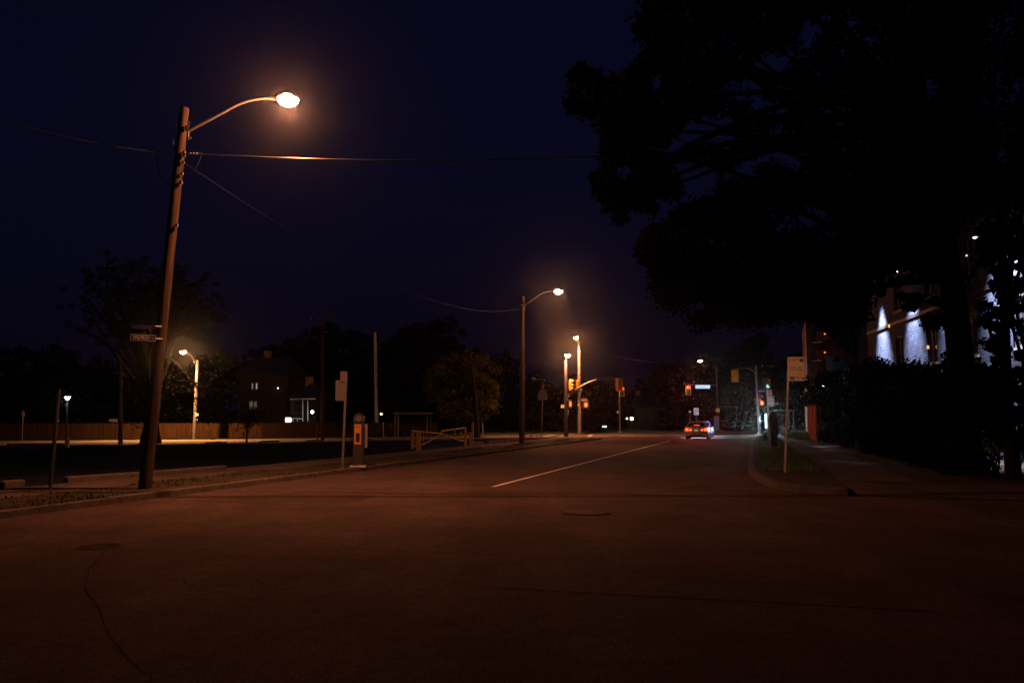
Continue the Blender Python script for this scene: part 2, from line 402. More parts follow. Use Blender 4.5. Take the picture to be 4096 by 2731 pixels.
sheet('sidewalk', [uv(20.6, 2.0), uv(76, 2.0), uv(76, 3.7), uv(20.6, 3.7)], 0.116, CONC)
# left-hand side
sheet('verge', [uv(-35, -11.7), uv(-35, -13.7), uv(66, -13.7), uv(63, -11.7)], 0.10, DIRT, skirt=.13)
sheet('sidewalk', [uv(-35, -13.7), uv(-35, -15.55), uv(68, -15.55), uv(66, -13.7)], 0.105, CONC, skirt=.13)
kerb('kerb', [uv(12.2, -11.7), uv(63, -11.7), uv(64.6, -12.3), uv(66.5, -14)], .17, .13)
kerb('kerb', [uv(-35, -11.7), uv(3, -11.7)], .17, .13)
kerb('kerb', [uv(3, -11.7), uv(12.2, -11.7)], .17, .115)
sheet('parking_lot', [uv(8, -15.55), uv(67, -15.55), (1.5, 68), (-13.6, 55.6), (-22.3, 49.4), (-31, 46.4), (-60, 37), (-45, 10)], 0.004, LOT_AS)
sheet('sidewalk', [(0.5, 69.4), (2.2, 68.2), (-13.2, 54.9), (-21.8, 48.6), (-22.5, 50.0), (-13.9, 56.2)], 0.055, CONC, skirt=.05)
# tarred cracks and the long joint in the near asphalt
def crack(name, pts, w):
    mb = MB(); P = []
    for i in range(len(pts)-1):
        a, b = pts[i], pts[i+1]
        for k in range(6): P.append(a.lerp(b, k/6)+V3((random.uniform(-.014, .014), random.uniform(-.014, .014), 0)))
    P.append(pts[-1]); vs = []
    for i, p in enumerate(P):
        d = (P[min(i+1, len(P)-1)]-P[max(i-1, 0)]).normalized(); q = V3((-d.y, d.x, 0))*w*random.uniform(.3, .6)
        vs += [V3((*(p-q).xy, .0085)), V3((*(p+q).xy, .0085))]
    mb.add(vs, [(2*i, 2*i+2, 2*i+3, 2*i+1) for i in range(len(P)-1)]); mb.build(name, TAR, kind='structure')
TAR = mat('crack sealant', (0.018, 0.014, 0.013), 0.95, 0, 0.1, spec=0.05)
crack('road_crack', [gr(430, 2195), gr(360, 2270), gr(335, 2345), gr(390, 2430), gr(440, 2540), gr(500, 2620), gr(560, 2670), gr(640, 2760)], .009)
crack('road_crack', [gr(500, 2197), gr(900, 2203), gr(1400, 2196), gr(1900, 2215), gr(2350, 2245), gr(2900, 2290)], .014)
crack('road_crack', [gr(2500, 2290), gr(2900, 2330), gr(3300, 2340), gr(3600, 2380)], .012)
crack('road_crack', [gr(1180, 1965), gr(1700, 1975), gr(2400, 1972), gr(2800, 1985)], .07)
for nm, (u0, u1, v0, v1) in (('a', (24, 29.5, -5.4, -3.2)), ('b', (13.2, 15.4, -10.9, -7.6)), ('c', (33, 44, -10.2, -8.1)), ('d', (7.4, 9.0, -2.6, 1.4))):
    k = lambda: random.uniform(-.12, .12)
    sheet('asphalt_patch', [uv(u0+k(), v0+k()), uv((u0+u1)/2, v0+k()), uv(u1+k(), v0+k()), uv(u1+k(), v1+k()), uv((u0+u1)/2, v1+k()), uv(u0+k(), v1+k())], 0.004, PATCH)
for v0 in (-9.0,): crack('road_seam', [uv(u, v0+random.uniform(-.05, .05)) for u in range(2, 60, 3)], .012)
for px0, px1, y0 in ((700, 1180, 2330), (2600, 3050, 2180), (1500, 1900, 2480)): crack('road_crack', [gr(px0+(px1-px0)*t/5, y0+random.uniform(-25, 25)) for t in range(6)], .008)
# grass by the corner (lit by the shelter) and along the verges
def grass(name, pts, h, label, m=None):
    P = np.array(pts); n = len(P); V = []
    a = rng.uniform(0, math.pi, n); lean = rng.normal(size=(n, 2))*h*.35; hh = h*rng.uniform(.5, 1.2, n); w = .012+h*.03
    dx = np.stack([np.cos(a), np.sin(a), 0*a], 1)*w; t = np.concatenate([lean, hh[:, None]], 1)
    V = np.stack([P-dx, P+dx, P+t+dx*.15, P+t-dx*.15], 1).reshape(-1, 3)
    o = quads(name, V, m or GRASS); o['kind'] = 'stuff'; o['label'] = label; o['category'] = 'grass'; return o
pts = []
while len(pts) < 9000:
    p = gr(random.uniform(3140, 3330), random.uniform(1722, 1757), .11)
    if p.x*cu-p.y*su > 2.9-(0.08*(p.x*su+p.y*cu-66)): pts.append(tuple(p))
grass('grass', pts, .32, 'bright green grass beside the bus shelter and red fence')
pts = [tuple(uv(random.uniform(24, 70), .25+1.6*random.random()**1.4, .10)) for _ in range(16000)]
grass('grass', pts, .10, 'dark grass strip between right kerb and sidewalk')
pts = []
for _ in range(9000):
    t = random.random(); pts.append((-8+26*t+random.uniform(-2, 2), 79+20*t+random.uniform(-1, 4), -.03))
grass('grass', pts, .22, 'dim grass on the far side of the lit crossing road')

# ================================================================== STREET LAMPS
def street_lamp(label, base, tz, lean, armpts, r0, r1, pm, power, lens=(.27, .17, .13), hm=HOT, col=HPS, arm_r=.032, plates=True, group='street lamps', head_dir=None, pt=.4, throw=.2, cone=152, side=0.0):
    base = V3(base); g = thing('street_lamp', label, 'street lamp', base, group)
    topp = base+V3((lean[0], lean[1], tz)); pb = MB(); n = 14; pts = [base.lerp(topp, i/n) for i in range(n+1)]
    pb.tube(pts, [r0+(r1-r0)*i/n for i in range(n+1)], 14); pole = pb.build('pole', pm, g, smooth=True)
    ap = [V3(p) for p in armpts]
    mbx = MB().tube(ap, [arm_r*1.25]+[arm_r]*(len(ap)-1), 8); mbx.build('arm', GREY_A, g, smooth=True)
    d = (ap[-1]-ap[-2]); d.z = 0; d.normalize()
    if head_dir is not None: d = V3(head_dir).normalized()
    e = ap[-1]+d*(lens[0]+.12); az = math.atan2(d.y, d.x)
    hb = MB().ell(e+V3((0, 0, .05)), (lens[0]*1.25, lens[1]*.9, lens[2]*.95), 16, 8, az, z0=-.25)
    hb.tube([ap[-1]-d*.05, ap[-1]+d*.25], [arm_r*1.3, .07], 8)
    hb.build('lamp_head', STEEL, g, smooth=True)
    MB().ell(e-V3((0, 0, .01)), (lens[0], lens[1], lens[2]), 16, 8, az).build('lens', hm, g, smooth=True)
    q = e+V3((0, 0, -lens[2]-.06)); lamp(g, q, power*(1-pt), col, .04, cone, 1.0, aim=q+d*throw+V3((0, side, -1))); lamp(g, q, power*pt, col, .04)
    if plates:
        bk = MB(); q = ap[0]; bk.box(q-d*.02, (.03, .09, .42), az); bk.box(q+V3((0, 0, .17)), (.09, .05, .03), az); bk.box(q-V3((0, 0, .17)), (.09, .05, .03), az)
        bk.build('bracket', STEEL, g)
    return g
def bez(a, b, c, n=10): 
    a, b, c = V3(a), V3(b), V3(c); return [a*(1-t)**2+b*2*t*(1-t)+c*t*t for t in [i/n for i in range(n+1)]]
# near wooden pole: the brightest lamp
b0 = gr(577, 1972); t0 = at(738, 425, b0.y+.1)
arm = [at(757, 522, 17.0)] + bez(at(900, 447, 17.2), at(985, 392, 17.3), at(1085, 392, 17.4), 8)
near_lamp = street_lamp('tall leaning wooden pole in the left foreground with its bright lamp over the road', b0-V3((0, 0, .05)), t0.z, (t0.x-b0.x, .1), arm, .138, .102, WOOD, 5200, lens=(.25, .20, .17), col=HPS_N, pt=.36, throw=.15, cone=140, side=.22)
# small fittings on the pole
def polept(py):
    t = (1972-py)/(1972-425); return V3((b0.x+(t0.x-b0.x)*t, b0.y+.1*t, t0.z*t))
fit = MB()
for py, s in ((520, 1), (575, -1), (622, 1), (655, 1), (700, 1), (735, 1), (740, -1), (905, 1)):
    q = polept(py); q = V3((q.x+.14*s, q.y-.09, at(740, py, q.y).z)); fit.box(q, (.05, .06, random.uniform(.04, .13)))
each(fit, 'bolt_plate', STEEL, near_lamp)
q = polept(622); z6 = at(740, 622, q.y).z
ins = MB(); ins.tube([V3((q.x+.14, q.y-.1, z6)), V3((q.x+.55, q.y-.1, z6))], .018, 6)
for k in range(3): ins.ell((q.x+.30+k*.07, q.y-.1, z6), (.022, .035, .035), 8, 6)
ins.tube([V3((q.x-.14, q.y-.02, z6)), V3((q.x-.55, q.y-.02, z6+.08))], .018, 6)
each(ins, 'insulator', STEEL, near_lamp, True)
dr = MB(); dr.tube(bez((q.x-.5, q.y, z6+.05), (q.x-.5, q.y, z6-.75), (q.x-.12, q.y, z6-.5), 8), .010, 5)
dr.tube(bez((q.x+.5, q.y, z6), (q.x+.35, q.y, z6-.5), (q.x+.12, q.y, z6-.45), 8), .010, 5); each(dr, 'drip_loop', WIRE, near_lamp, True)
# second wooden pole further along the road
b1 = gr(2087, 1782); Y1 = b1.y
street_lamp('second wooden lamp pole along the left kerb, halfway to the junction', b1, at(2092, 1185, Y1).z, (.05, 0), [at(2097, 1222, Y1-.1)]+bez(at(2150, 1185, Y1-.5), at(2170, 1166, Y1-.6), at(2208, 1165, Y1-.8), 6), .17, .13, WOOD, 2700, lens=(.28, .22, .2), pt=.35)
# corner pole A (dark, with signals) and concrete pole B
bA = gr(2264, 1750, .0); YA = bA.y
poleA = street_lamp('dark signal pole at the near left corner, lamp head right above its top', bA, at(2264, 1440, YA).z, (0, 0), [at(2264, 1445, YA), at(2264, 1428, YA-.1), at(2266, 1421, YA-.4)], .19, .15, DARK, 5500, lens=(.26, .26, .22), head_dir=(.2, -1, 0), throw=.0, pt=.3)
bB = gr(2318, 1738); YB = bB.y
poleB = street_lamp('pale concrete signal pole between dark corner pole and median, lamp on short arm', bB, at(2319, 1382, YB).z, (.02, 0), bez(at(2318, 1390, YB-.2), at(2314, 1365, YB-.6), at(2309, 1350, YB-1.2), 5), .19, .13, CONC_P, 5500, lens=(.26, .26, .22), head_dir=(-.5, -1, 0), throw=.0, pt=.3)
# far amber lamp on the arterial, left
b2 = gr(777, 1757); Y2 = b2.y
amb = street_lamp('slim pale pole behind the parking lot with an amber lamp bent to the left', b2, at(776, 1440, Y2).z, (0, 0), bez(at(776, 1442, Y2), at(770, 1420, Y2-.4), at(744, 1408, Y2-1.3), 6), .15, .10, GREY_P, 15000, lens=(.30, .24, .2), hm=HOT2, col=(1.0, .42, .13), pt=.12, throw=0)
child(MB().plate(at(787, 1657, Y2-.2), .26, .26, .01, rad=.03), 'sign_plate', WHITE, amb)
# unlit pole D carries the far lamp over the junction
bD = gr(2873, 1722); YD = bD.y
poleD = street_lamp('far signal pole right of the cars, lamp on a long arm to the left', bD, at(2872, 1462, YD).z, (0, 0), bez(at(2872, 1474, YD), at(2850, 1458, YD-.5), at(2812, 1443, YD-1), 8), .2, .16, DARK, 900, lens=(.36, .25, .2), pt=.1)

# utility poles without lamps, on the left
def utility_pole(label, px, basey, topy, r, m, topx=None, arms=False):
    b = gr(px, basey); g = thing('utility_pole', label, 'utility pole', b, 'unlit poles beyond the parking lot')
    t = at(topx or px, topy, b.y); mbp = MB(); n = 8
    mbp.tube([b.lerp(t, i/n) for i in range(n+1)], [r*(1-.25*i/n) for i in range(n+1)], 12); mbp.build('pole', m, g, smooth=True)
    if arms:
        a = MB(); a.box(t-V3((0, 0, .6)), (2.0, .1, .11)); a.build('crossarm', WOOD_D, g)
        i_ = MB()
        for dx in (-.85, -.3, .3, .85): i_.ell(t+V3((dx, 0, -.47)), (.05, .05, .09), 8, 6)
        each(i_, 'insulator', STEEL, g, True)
    bd = MB()
    for k in range(3): z = t.z*(.45+.2*k); bd.tube([V3((b.x, b.y, z-.03)), V3((b.x, b.y, z+.03))], r*1.02, 12)
    each(bd, 'steel_band', DARK, g); return g
utility_pole('tall dark wooden pole right of the bright house lamps', 1290, 1763, 1250, .14, WOOD, arms=True)
utility_pole('concrete pole rising behind the parking meter', 1508, 1742, 1330, .19, CONC_P, topx=1500)
utility_pole('dark stub pole left of the big fan shaped tree', 482, 1777, 1455, .14, DARK)

# wires
def wire(label, pts, r, m=WIRE):
    mb = MB().tube(pts, r, 6); o = mb.build('overhead_wire', m, smooth=True); o['label'] = label; o['category'] = 'wire'; o['group'] = 'overhead wires'
pw = polept(622)
def span(a, b, sag, n=24): return [V3(a).lerp(V3(b), i/n)-V3((0, 0, sag*4*(i/n)*(1-i/n))) for i in range(n+1)]
wire('thick wire running right from the near wooden pole into the big tree', span((pw.x+.5, pw.y-.1, z6), at(2750, 606, 17.5), .18), .016)
wire('wire running off left from the near wooden pole', span((pw.x-.5, pw.y, z6+.08), at(-250, 392, 14.5), .16), .011)
wire('sagging wire from the near wooden pole down to the second pole', span(at(742, 655, 17), at(2090, 1232, Y1), 1.3, 30), .0055)
wire('faint wire from the concrete signal pole to the far side', span(at(2322, 1402, YB), at(2900, 1470, 150), .5), .02)
wire('wire between the far signal pole and the hanging amber signal head', span(at(2872, 1510, YD), at(2930, 1511, YD-4), .02), .02)

# ================================================================== SIGNALS
def signal_head(parent, c, yaw, w, h, lit=None, back=True, facing=True):
    """housing with three hooded lenses; facing=False shows its back"""
    c = V3(c); y = yaw if facing else yaw+math.pi; M = Matrix.Rotation(y, 3, 'Z')
    hb = MB().box(c, (w*.62, .22, h*.92), y, .03); head = child(hb, 'signal_head', DARK if (back and facing) else YEL, parent, smooth=False)
    if back:
        bb = MB().plate(c+M@V3((0, .04, 0)), w, h, .03, y, .05); child(bb, 'backboard', YEL if not facing else DARK, head)
        if facing:
            t = .055*w/.55; br = MB(); q = c+M@V3((0, .015, 0))
            for (dx, dz, ww, hh) in ((0, h/2-t/2, w, t), (0, -h/2+t/2, w, t), (-w/2+t/2, 0, t, h-2*t), (w/2-t/2, 0, t, h-2*t)):
                br.plate(q+M@V3((dx, 0, dz)), ww, hh, .01, y)
            child(br, 'reflective_border', YEL_T, head)
    names = ('red', 'amber', 'green')
    for i in range(3):
        z = (1-i)*h*.29; p = c+M@V3((0, -.15, z)); r = w*.32
        ln = MB().ell(p, (r, .04, r), 12, 8, y)
        mm = {'red': LENS_R, 'green': LENS_G}[lit] if lit == names[i] else BLACK
        child(ln, 'lens', mm, head)
        hd = MB(); vs = []; n = 10
        for k in range(n+1):
            a = R(-15+210*k/n); ux, uz = math.cos(a)*r*1.1, math.sin(a)*r*1.1
            vs += [p+M@V3((ux, .02, uz)), p+M@V3((ux, -.17, uz-.02))]
        hd.add(vs, [(2*k, 2*k+1, 2*k+3, 2*k+2) for k in range(n)]); child(hd, 'visor', DARK if (back and facing) else YEL, head)
    return head
def ped_signal(parent, c, yaw, s=.45, lit=True):
    s *= 1.4; c = V3(c); M = Matrix.Rotation(yaw, 3, 'Z')
    head = child(MB().box(c, (s, .2, s*1.05), yaw, .02), 'pedestrian_signal', DARK, parent)
    if lit:
        hp = MB(); q = c+M@V3((0, -.112, 0)); hp.plate(q+M@V3((0, 0, -s*.1)), s*.34, s*.34, .02, yaw, .04)
        for k, (dx, hh) in enumerate(((-.13, .24), (-.045, .3), (.045, .3), (.13, .24))): hp.plate(q+M@V3((dx*s, 0, s*.17)), s*.07, s*hh, .02, yaw)
        hp.plate(q+M@V3((s*.22, 0, -.02*s)), s*.08, s*.22, .02, yaw); child(hp, 'hand_symbol', HAND, head)
        lamp(parent, c+M@V3((0, -.5, 0)), 16, (1, .22, .05), .06); lamp(parent, c+M@V3((0, -.25, 0)), 160, (1, .08, .02), .06, 110, .7, aim=c+M@V3((0, -5, 0)))
    return head
def street_sign(parent, c, yaw, w, h, txt, face, ink, arch=True):
    c = V3(c); M = Matrix.Rotation(yaw, 3, 'Z'); poly = [(-w/2, -h/2), (w/2, -h/2), (w/2, h/2)]
    if arch: poly += [(w/2*math.cos(R(a)), h/2+h*.35*math.sin(R(a))) for a in range(20, 180, 20)]
    poly += [(-w/2, h/2)]
    s = child(MB().plate(c, w, h, .03, yaw, poly=poly), 'street_name_sign', face, parent)
    if txt: lettering(txt, h*.62, c+M@V3((0, -.02, 0)), yaw, ink, s, sx=.9*w/(h*.62*len(txt)*.55))
    return s
LETTER_W = emis('lit white lettering', (.9, .97, 1.0), 1.6)
# pole A assembly
signal_head(poleA, at(2283, 1540, YA-.2), R(55), .5, 1.05, back=False)
signal_head(poleB, at(2309, 1538, YB-.2), R(60), .5, 1.05, lit='green', back=False)
ma = bez(at(2272, 1586, YA), at(2330, 1530, YA-.6), at(2392, 1518, YA-1), 10)+[at(2492, 1513, YA-1.4)]
child(MB().tube(ma, [.075]*11+[.05], 8), 'mast_arm', STEEL, poleA, smooth=True)
child(MB().plate(at(2420, 1514, YA-1.5), 1.5, .3, .03, R(8), .03), 'street_name_sign', GREY_S, poleA)
signal_head(poleA, at(2477, 1537, YA-1.3), R(8), .62, 1.15, facing=False)
ps = ped_signal(poleA, at(2277, 1616, YA-.25), R(60), .5)
child(MB().plate(at(2250, 1625, YA-.2), .3, .26, .02, 0), 'notice_plate', WHITE, poleA)
child(MB().box(at(2273, 1650, YA-.2), (.06, .05, .5)), 'conduit_box', WHITE, poleA)
# pole B assembly
street_sign(poleB, at(2337, 1600, YB-.25), 0, .72, .26, 'SHEPPARD AV E', GREY_S, WHITE)
ped_signal(poleB, at(2343, 1619, YB-.25), 0, .5)
child(MB().box(at(2313, 1619, YB-.2), (.14, .12, .16)), 'push_button', WHITE, poleB)
child(MB().box(at(2318, 1560, YB-.1), (.5, .3, .3), 0, .03), 'clamp', STEEL, poleB)
rings = MB()
for py in (1435, 1447, 1500, 1517): p = at(2318, py, YB); rings.tube([p-V3((0, 0, .03)), p+V3((0, 0, .03))], .19-.05*(1738-py)/356, 12)
each(rings, 'steel_band', BLACK, poleB)
# pole C on the median
bC = gr(2480, 1731); YC = bC.y
poleC = thing('traffic_light', 'slim signal post on the far median with a yellow bordered red light', 'traffic light', bC, 'traffic lights')
child(MB().tube([bC, at(2477, 1555, YC)], [.11, .08], 12), 'pole', STEEL, poleC, smooth=True)
child(MB().box(bC+V3((0, 0, .08)), (.55, .55, .16), 0, .03), 'footing', CONC_P, poleC)
child(MB().box(at(2471, 1648, YC-.1), (.2, .15, .25)), 'push_button', WHITE, poleC)
signal_head(poleC, at(2487, 1566, YC-.25), R(4), .62, 1.12, lit='red')
lamp(poleC, at(2487, 1558, YC-.9), 26, (1, .4, .07), .06); lamp(poleC, at(2487, 1552, YC-.7), 160, (1, .10, .03), .06, 120, .7, aim=at(2487, 1560, YC-9))  # amber point is added to light the yellow border; red spot is the signal
# pole D assembly: mast with sign and red light
md = [at(2868, 1541, YD-.1), at(2800, 1540, YD-.8), at(2752, 1538, YD-1)]
child(MB().tube(md, .06, 8), 'mast_arm', STEEL, poleD, smooth=True)
child(MB().tube(bez(at(2869, 1582, YD-.1), at(2855, 1556, YD-.4), at(2826, 1553, YD-.6), 8), .035, 6), 'brace', STEEL, poleD, smooth=True)
signal_head(poleD, at(2753, 1560, YD-1.25), R(-4), .72, 1.32, lit='red')
lamp(poleD, at(2753, 1556, YD-2.1), 34, (1, .36, .06), .08); lamp(poleD, at(2753, 1548, YD-1.8), 380, (1, .10, .03), .08, 120, .7, aim=at(2753, 1560, YD-9))  # extra amber point brightens the border tape, beside the real red signal spot
ss = child(MB().plate(at(2811, 1546.5, YD-1.1), 2.0, .46, .14, R(-4), .04), 'street_name_sign', SIGN_B, poleD, label='backlit white and blue street name sign')
BLUE_L = emis('lit blue lettering', (.10, .32, .95), 1.3)
lettering('Sheppard', .34, at(2803, 1546.5, YD-1.2), R(-4), BLUE_L, ss, sx=.9)
child(MB().plate(at(2829, 1546.5, YD-1.19), .3, .34, .02, R(-4)), 'blue_panel', BLUE_L, ss)
child(MB().plate(at(2871, 1641, YD-.3), .56, .5, .03, 0, .03), 'yellow_plate', YEL_T, poleD, label='small yellow warning plate')
child(MB().box(at(2866, 1693, YD-.4), (.6, .4, 2.05), 0, .03), 'control_cabinet', mat('cabinet grey', (.25, .27, .32), .6, 0, .2, 4), poleD)
br_ = gr(2941, 1719); g = thing('guy_post', 'thin leaning steel post under a bracket right of the far signal pole', 'post', br_)
child(MB().tube([br_, at(2946, 1658, br_.y)], .06, 8), 'post', STEEL, g)
child(MB().tube([at(2877, 1625, br_.y), at(2948, 1627, br_.y)], .05, 8).tube([at(2946, 1627, br_.y), at(2946, 1660, br_.y)], .035, 8), 'bracket', STEEL, g)
# pole E with its curved mast holding the amber-backed head
bE = gr(3037, 1738); YE = bE.y
poleE = thing('traffic_light', 'grey signal post at the right corner, curved arm reaching left', 'traffic light', bE, 'traffic lights')
child(MB().tube([bE, at(3023, 1462, YE)], [.15, .1], 12), 'pole', STEEL, poleE, smooth=True)
child(MB().box(bE+V3((0, 0, .1)), (.5, .5, .2), 0, .04), 'footing', CONC_P, poleE)
child(MB().tube([at(3022, 1500, YE)]+bez(at(3018, 1490, YE), at(3005, 1471, YE-.4), at(2975, 1472, YE-.8), 6)+[at(2935, 1474, YE-1)], .055, 8), 'mast_arm', STEEL, poleE, smooth=True)
signal_head(poleE, at(2939, 1503, YE-1.1), R(0), .72, 1.28, facing=False)
street_sign(poleE, at(3045, 1564, YE-.25), R(-5), .88, .28, 'Sheppard Av E', NAVY, WHITE)
ped_signal(poleE, at(3047, 1612, YE-.25), R(-5), .42)
each(MB().tube([at(3028, 1580, YE), at(3060, 1580, YE)], .02, 6).tube([at(3028, 1631, YE), at(3060, 1635, YE)], .02, 6), 'bracket', STEEL, poleE)
# pole F nearer: signal, no parking sign, permit sign
bF = gr(3073, 1742); YF = bF.y
poleF = thing('traffic_light', 'right corner signal post carrying two white parking signs', 'traffic light', bF, 'traffic lights')
child(MB().tube([bF, at(3068, 1512, YF)], [.11, .09], 12), 'pole', STEEL, poleF, smooth=True)
signal_head(poleF, at(3075, 1533, YF-.2), R(-50), .45, .98, lit='green', back=False)
# parking signs share a builder
def parking_board(par, c, yaw, w, h, no_park=False, num='7008', roll=0.0, rail=True):
    M = Matrix.Rotation(yaw, 3, 'Z')@Matrix.Rotation(roll, 3, 'Y'); c = V3(c); L = lambda x, z, y=-.008: c+M@V3((x*w, y, z*h))
    pl = child(MB().plate(c, w, h, .012, yaw, .08*w, roll=roll), 'sign_plate', WHITE, par)
    if no_park:
        rg = MB(); n = 24; vs = []
        for k in range(n):
            a = 2*math.pi*k/n
            for rr in (.40*w, .31*w): vs.append(c+M@V3((rr*math.cos(a), -.0095, .06*h+rr*math.sin(a))))
        rg.add(vs, [(2*k, 2*k+1, (2*k+3) % (2*n), (2*k+2) % (2*n)) for k in range(n)])
        rg.plate(L(0, .06, -.009), .07*w, .66*w, .003, yaw, roll=R(-45)); child(rg, 'prohibition_ring', REDP, pl)
        lettering('P', .5*w, L(0, .06), yaw, INK, pl); lettering('<', .14*h, L(-.33, -.38), yaw, INK, pl)
        return pl
    lettering('PAY PARKING', .075*h, L(-.46, .41), yaw, mat('grey ink', (.12, .1, .1), .6, 0, 0), pl, roll, align='LEFT', sx=1.05)
    lettering('MACHINE', .07*h, L(-.46, .33), yaw, MATS['grey ink'], pl, roll, align='LEFT', sx=1.0)
    lettering('MON - SAT', .075*h, L(.02, .05), yaw, INK, pl, roll, sx=1.1, ext=.002)
    lettering('8:00AM - 6:00PM', .07*h, L(.02, -.04), yaw, INK, pl, roll, sx=.98, ext=.002)
    cb = MB(); n = 20; q = L(.33, .36, -.009); cb.add([q+M@V3((.12*w*math.cos(2*math.pi*k/n), 0, .12*w*math.sin(2*math.pi*k/n))) for k in range(n)], [tuple(range(n))])
    cb.plate(L(-.21, -.39, -.009), .24*w, .13*h, .003, yaw, roll=roll); each(cb, 'green_mark', GREEN, pl)
    lettering('P', .085*h, L(.33, .36, -.011), yaw, WHITE, pl, roll); lettering('P', .10*h, L(-.21, -.39, -.012), yaw, WHITE, pl, roll)
    lettering(num, .115*h, L(.13, -.37), yaw, INK, pl, roll, sx=.85)
    tr = MB(); tr.add([L(-.43, -.39), L(-.36, -.355), L(-.36, -.425)], [(0, 1, 2)]); tr.plate(L(.41, -.40, -.0085), .09*w, .11*h, .002, yaw, roll=roll)
    child(tr, 'arrow', INK, pl); return pl
parking_board(poleF, at(3077, 1569.5, YF-.25), 0, .5, .53, no_park=True)
parking_board(poleF, at(3083, 1604, YF-.25), R(2), .66, 1.02)
lamp(poleF, at(3083, 1540, YF-3), 45, (1, .72, .45), .1) if False else None
# the near parking sign on its perforated post
bS = gr(3139, 1888, .11); YS = bS.y; tS = at(3155, 1432, YS)
ns = thing('parking_sign', 'nearest white parking sign on a tall perforated leaning post at the right', 'sign', bS, 'parking signs')
ax = (tS-bS).normalized(); roll = math.atan2(tS.x-bS.x, tS.z-bS.z)
pm_ = MB(); Lp = (tS-bS).length
for sx_ in (-1, 1):
    pm_.tube([bS+V3((sx_*.021, 0, -.05)), tS+V3((sx_*.021, 0, 0))], .008, 4)
pm_.tube([bS+V3((0, .015, -.05)), tS+V3((0, .015, 0))], .02, 4)
k = 0.0
while k < Lp: q = bS+ax*k; pm_.plate(q, .036, .012, .006, 0, roll=roll); k += .05
child(pm_, 'post', mat('post zinc', (.5, .48, .45), .45, .3, .15, 20), ns)
parking_board(ns, at(3184, 1475, YS-.12), R(-24), .46, .68, roll=R(1.2))
# left post with two plates seen from behind, and its neighbours
def back_sign(label, px, basey, topy, topx, plates, r=.03, poly=None, group='signs seen from behind', pmat=None):
    b = gr(px, basey, 0.1); g = thing('sign_post', label, 'sign', b, group); t = at(topx, topy, b.y)
    child(MB().tube([b, t], r, 8), 'post', pmat or STEEL, g)
    for (cx, cy, w, h, yaw, m) in plates:
        child(MB().plate(at(cx, cy, b.y-.05), w, h, .012, yaw, .03, poly=poly), 'sign_plate', m, g)
    return g
back_sign('pinkish sign post by the parking machine with two plates seen from behind', 1370, 1874, 1487, 1386, ((1374, 1506, .20, .32, R(25), GREY_S), (1364, 1562, .34, .62, R(25), GREY_S)), .04)
back_sign('post with a grey house shaped school sign seen from behind', 2166, 1748, 1540, 2171, ((2170, 1578, .9, .9, 0, GREY_S),), .045, poly=[(-.42, -.45), (.42, -.45), (.42, .08), (0, .52), (-.42, .08)])
back_sign('tall dark leaning post at the far left beside the lot kerb', 200, 1958, 1555, 236, (), .04, pmat=DARK)
g = back_sign('small orange lit parking sign at the far left edge', 88, 1762, 1640, 92, ((92, 1656, .19, .36, 0, WHITE),), .03)
back_sign('two small pinkish boards on a short post left of the dark stub pole', 452, 1762, 1672, 452, ((444, 1681, .28, .17, 0, WHITE), (461, 1681, .28, .20, 0, WHITE)), .03)
# street name signs on the near pole
def pole_sign(c, w, h, roll, txt, m, border, label, arch):
    g = thing('street_name_sign', label, 'sign', c, 'street name signs on the near pole'); yaw = R(24)
    M = Matrix.Rotation(yaw, 3, 'Z')@Matrix.Rotation(roll, 3, 'Y')
    if arch:
        poly = [(-w/2, -h/2), (-w*.15, -h/2), (0, -h*.72), (w*.15, -h/2), (w/2, -h/2), (w/2, h/2), (w*.15, h/2), (0, h*.68), (-w*.15, h/2), (-w/2, h/2)]
    else: poly = [(-w/2, -h/2), (w/2, -h/2), (w/2, h/2), (-w/2, h/2)]
    pl = MB().plate(c, w, h, .025, yaw, poly=poly, roll=roll).build('sign_plate', m, g)
    fr = MB(); t = .006
    for (dx, dz, ww, hh) in ((0, h/2-t/2, w, t), (0, -h/2+t/2, w, t), (-w/2+t/2, 0, t, h-2*t), (w/2-t/2, 0, t, h-2*t)):
        fr.plate(V3(c)+M@V3((dx, -.016, dz)), ww, hh, .008, yaw, roll=roll)
    child(fr, 'border', border, pl)
    if txt:
        lettering(txt, h*.92, V3(c)+M@V3((-w*.08, -.02, 0)), yaw, WHITE, pl, roll, sx=.66, ext=.004)
        lettering('AV', h*.3, V3(c)+M@V3((w*.38, -.02, .0)), yaw, WHITE, pl, roll, sx=.9)
    child(MB().tube([V3(c)+M@V3((w/2, .02, 0)), V3(c)+M@V3((w/2+.14, .06, 0))], .015, 6), 'bracket', STEEL, g)
    return g
pole_sign(at(573, 1351, 17.05), .50, .135, R(1), 'WILFRED', NAVY, WHITE, 'navy street name sign reading WILFRED, on the near wooden pole', False)
pole_sign(at(573, 1302, 17.05), .46, .15, R(0), '', NAVY, NAVY, 'unlit dark blue sign with a crest bump above the WILFRED sign', True)

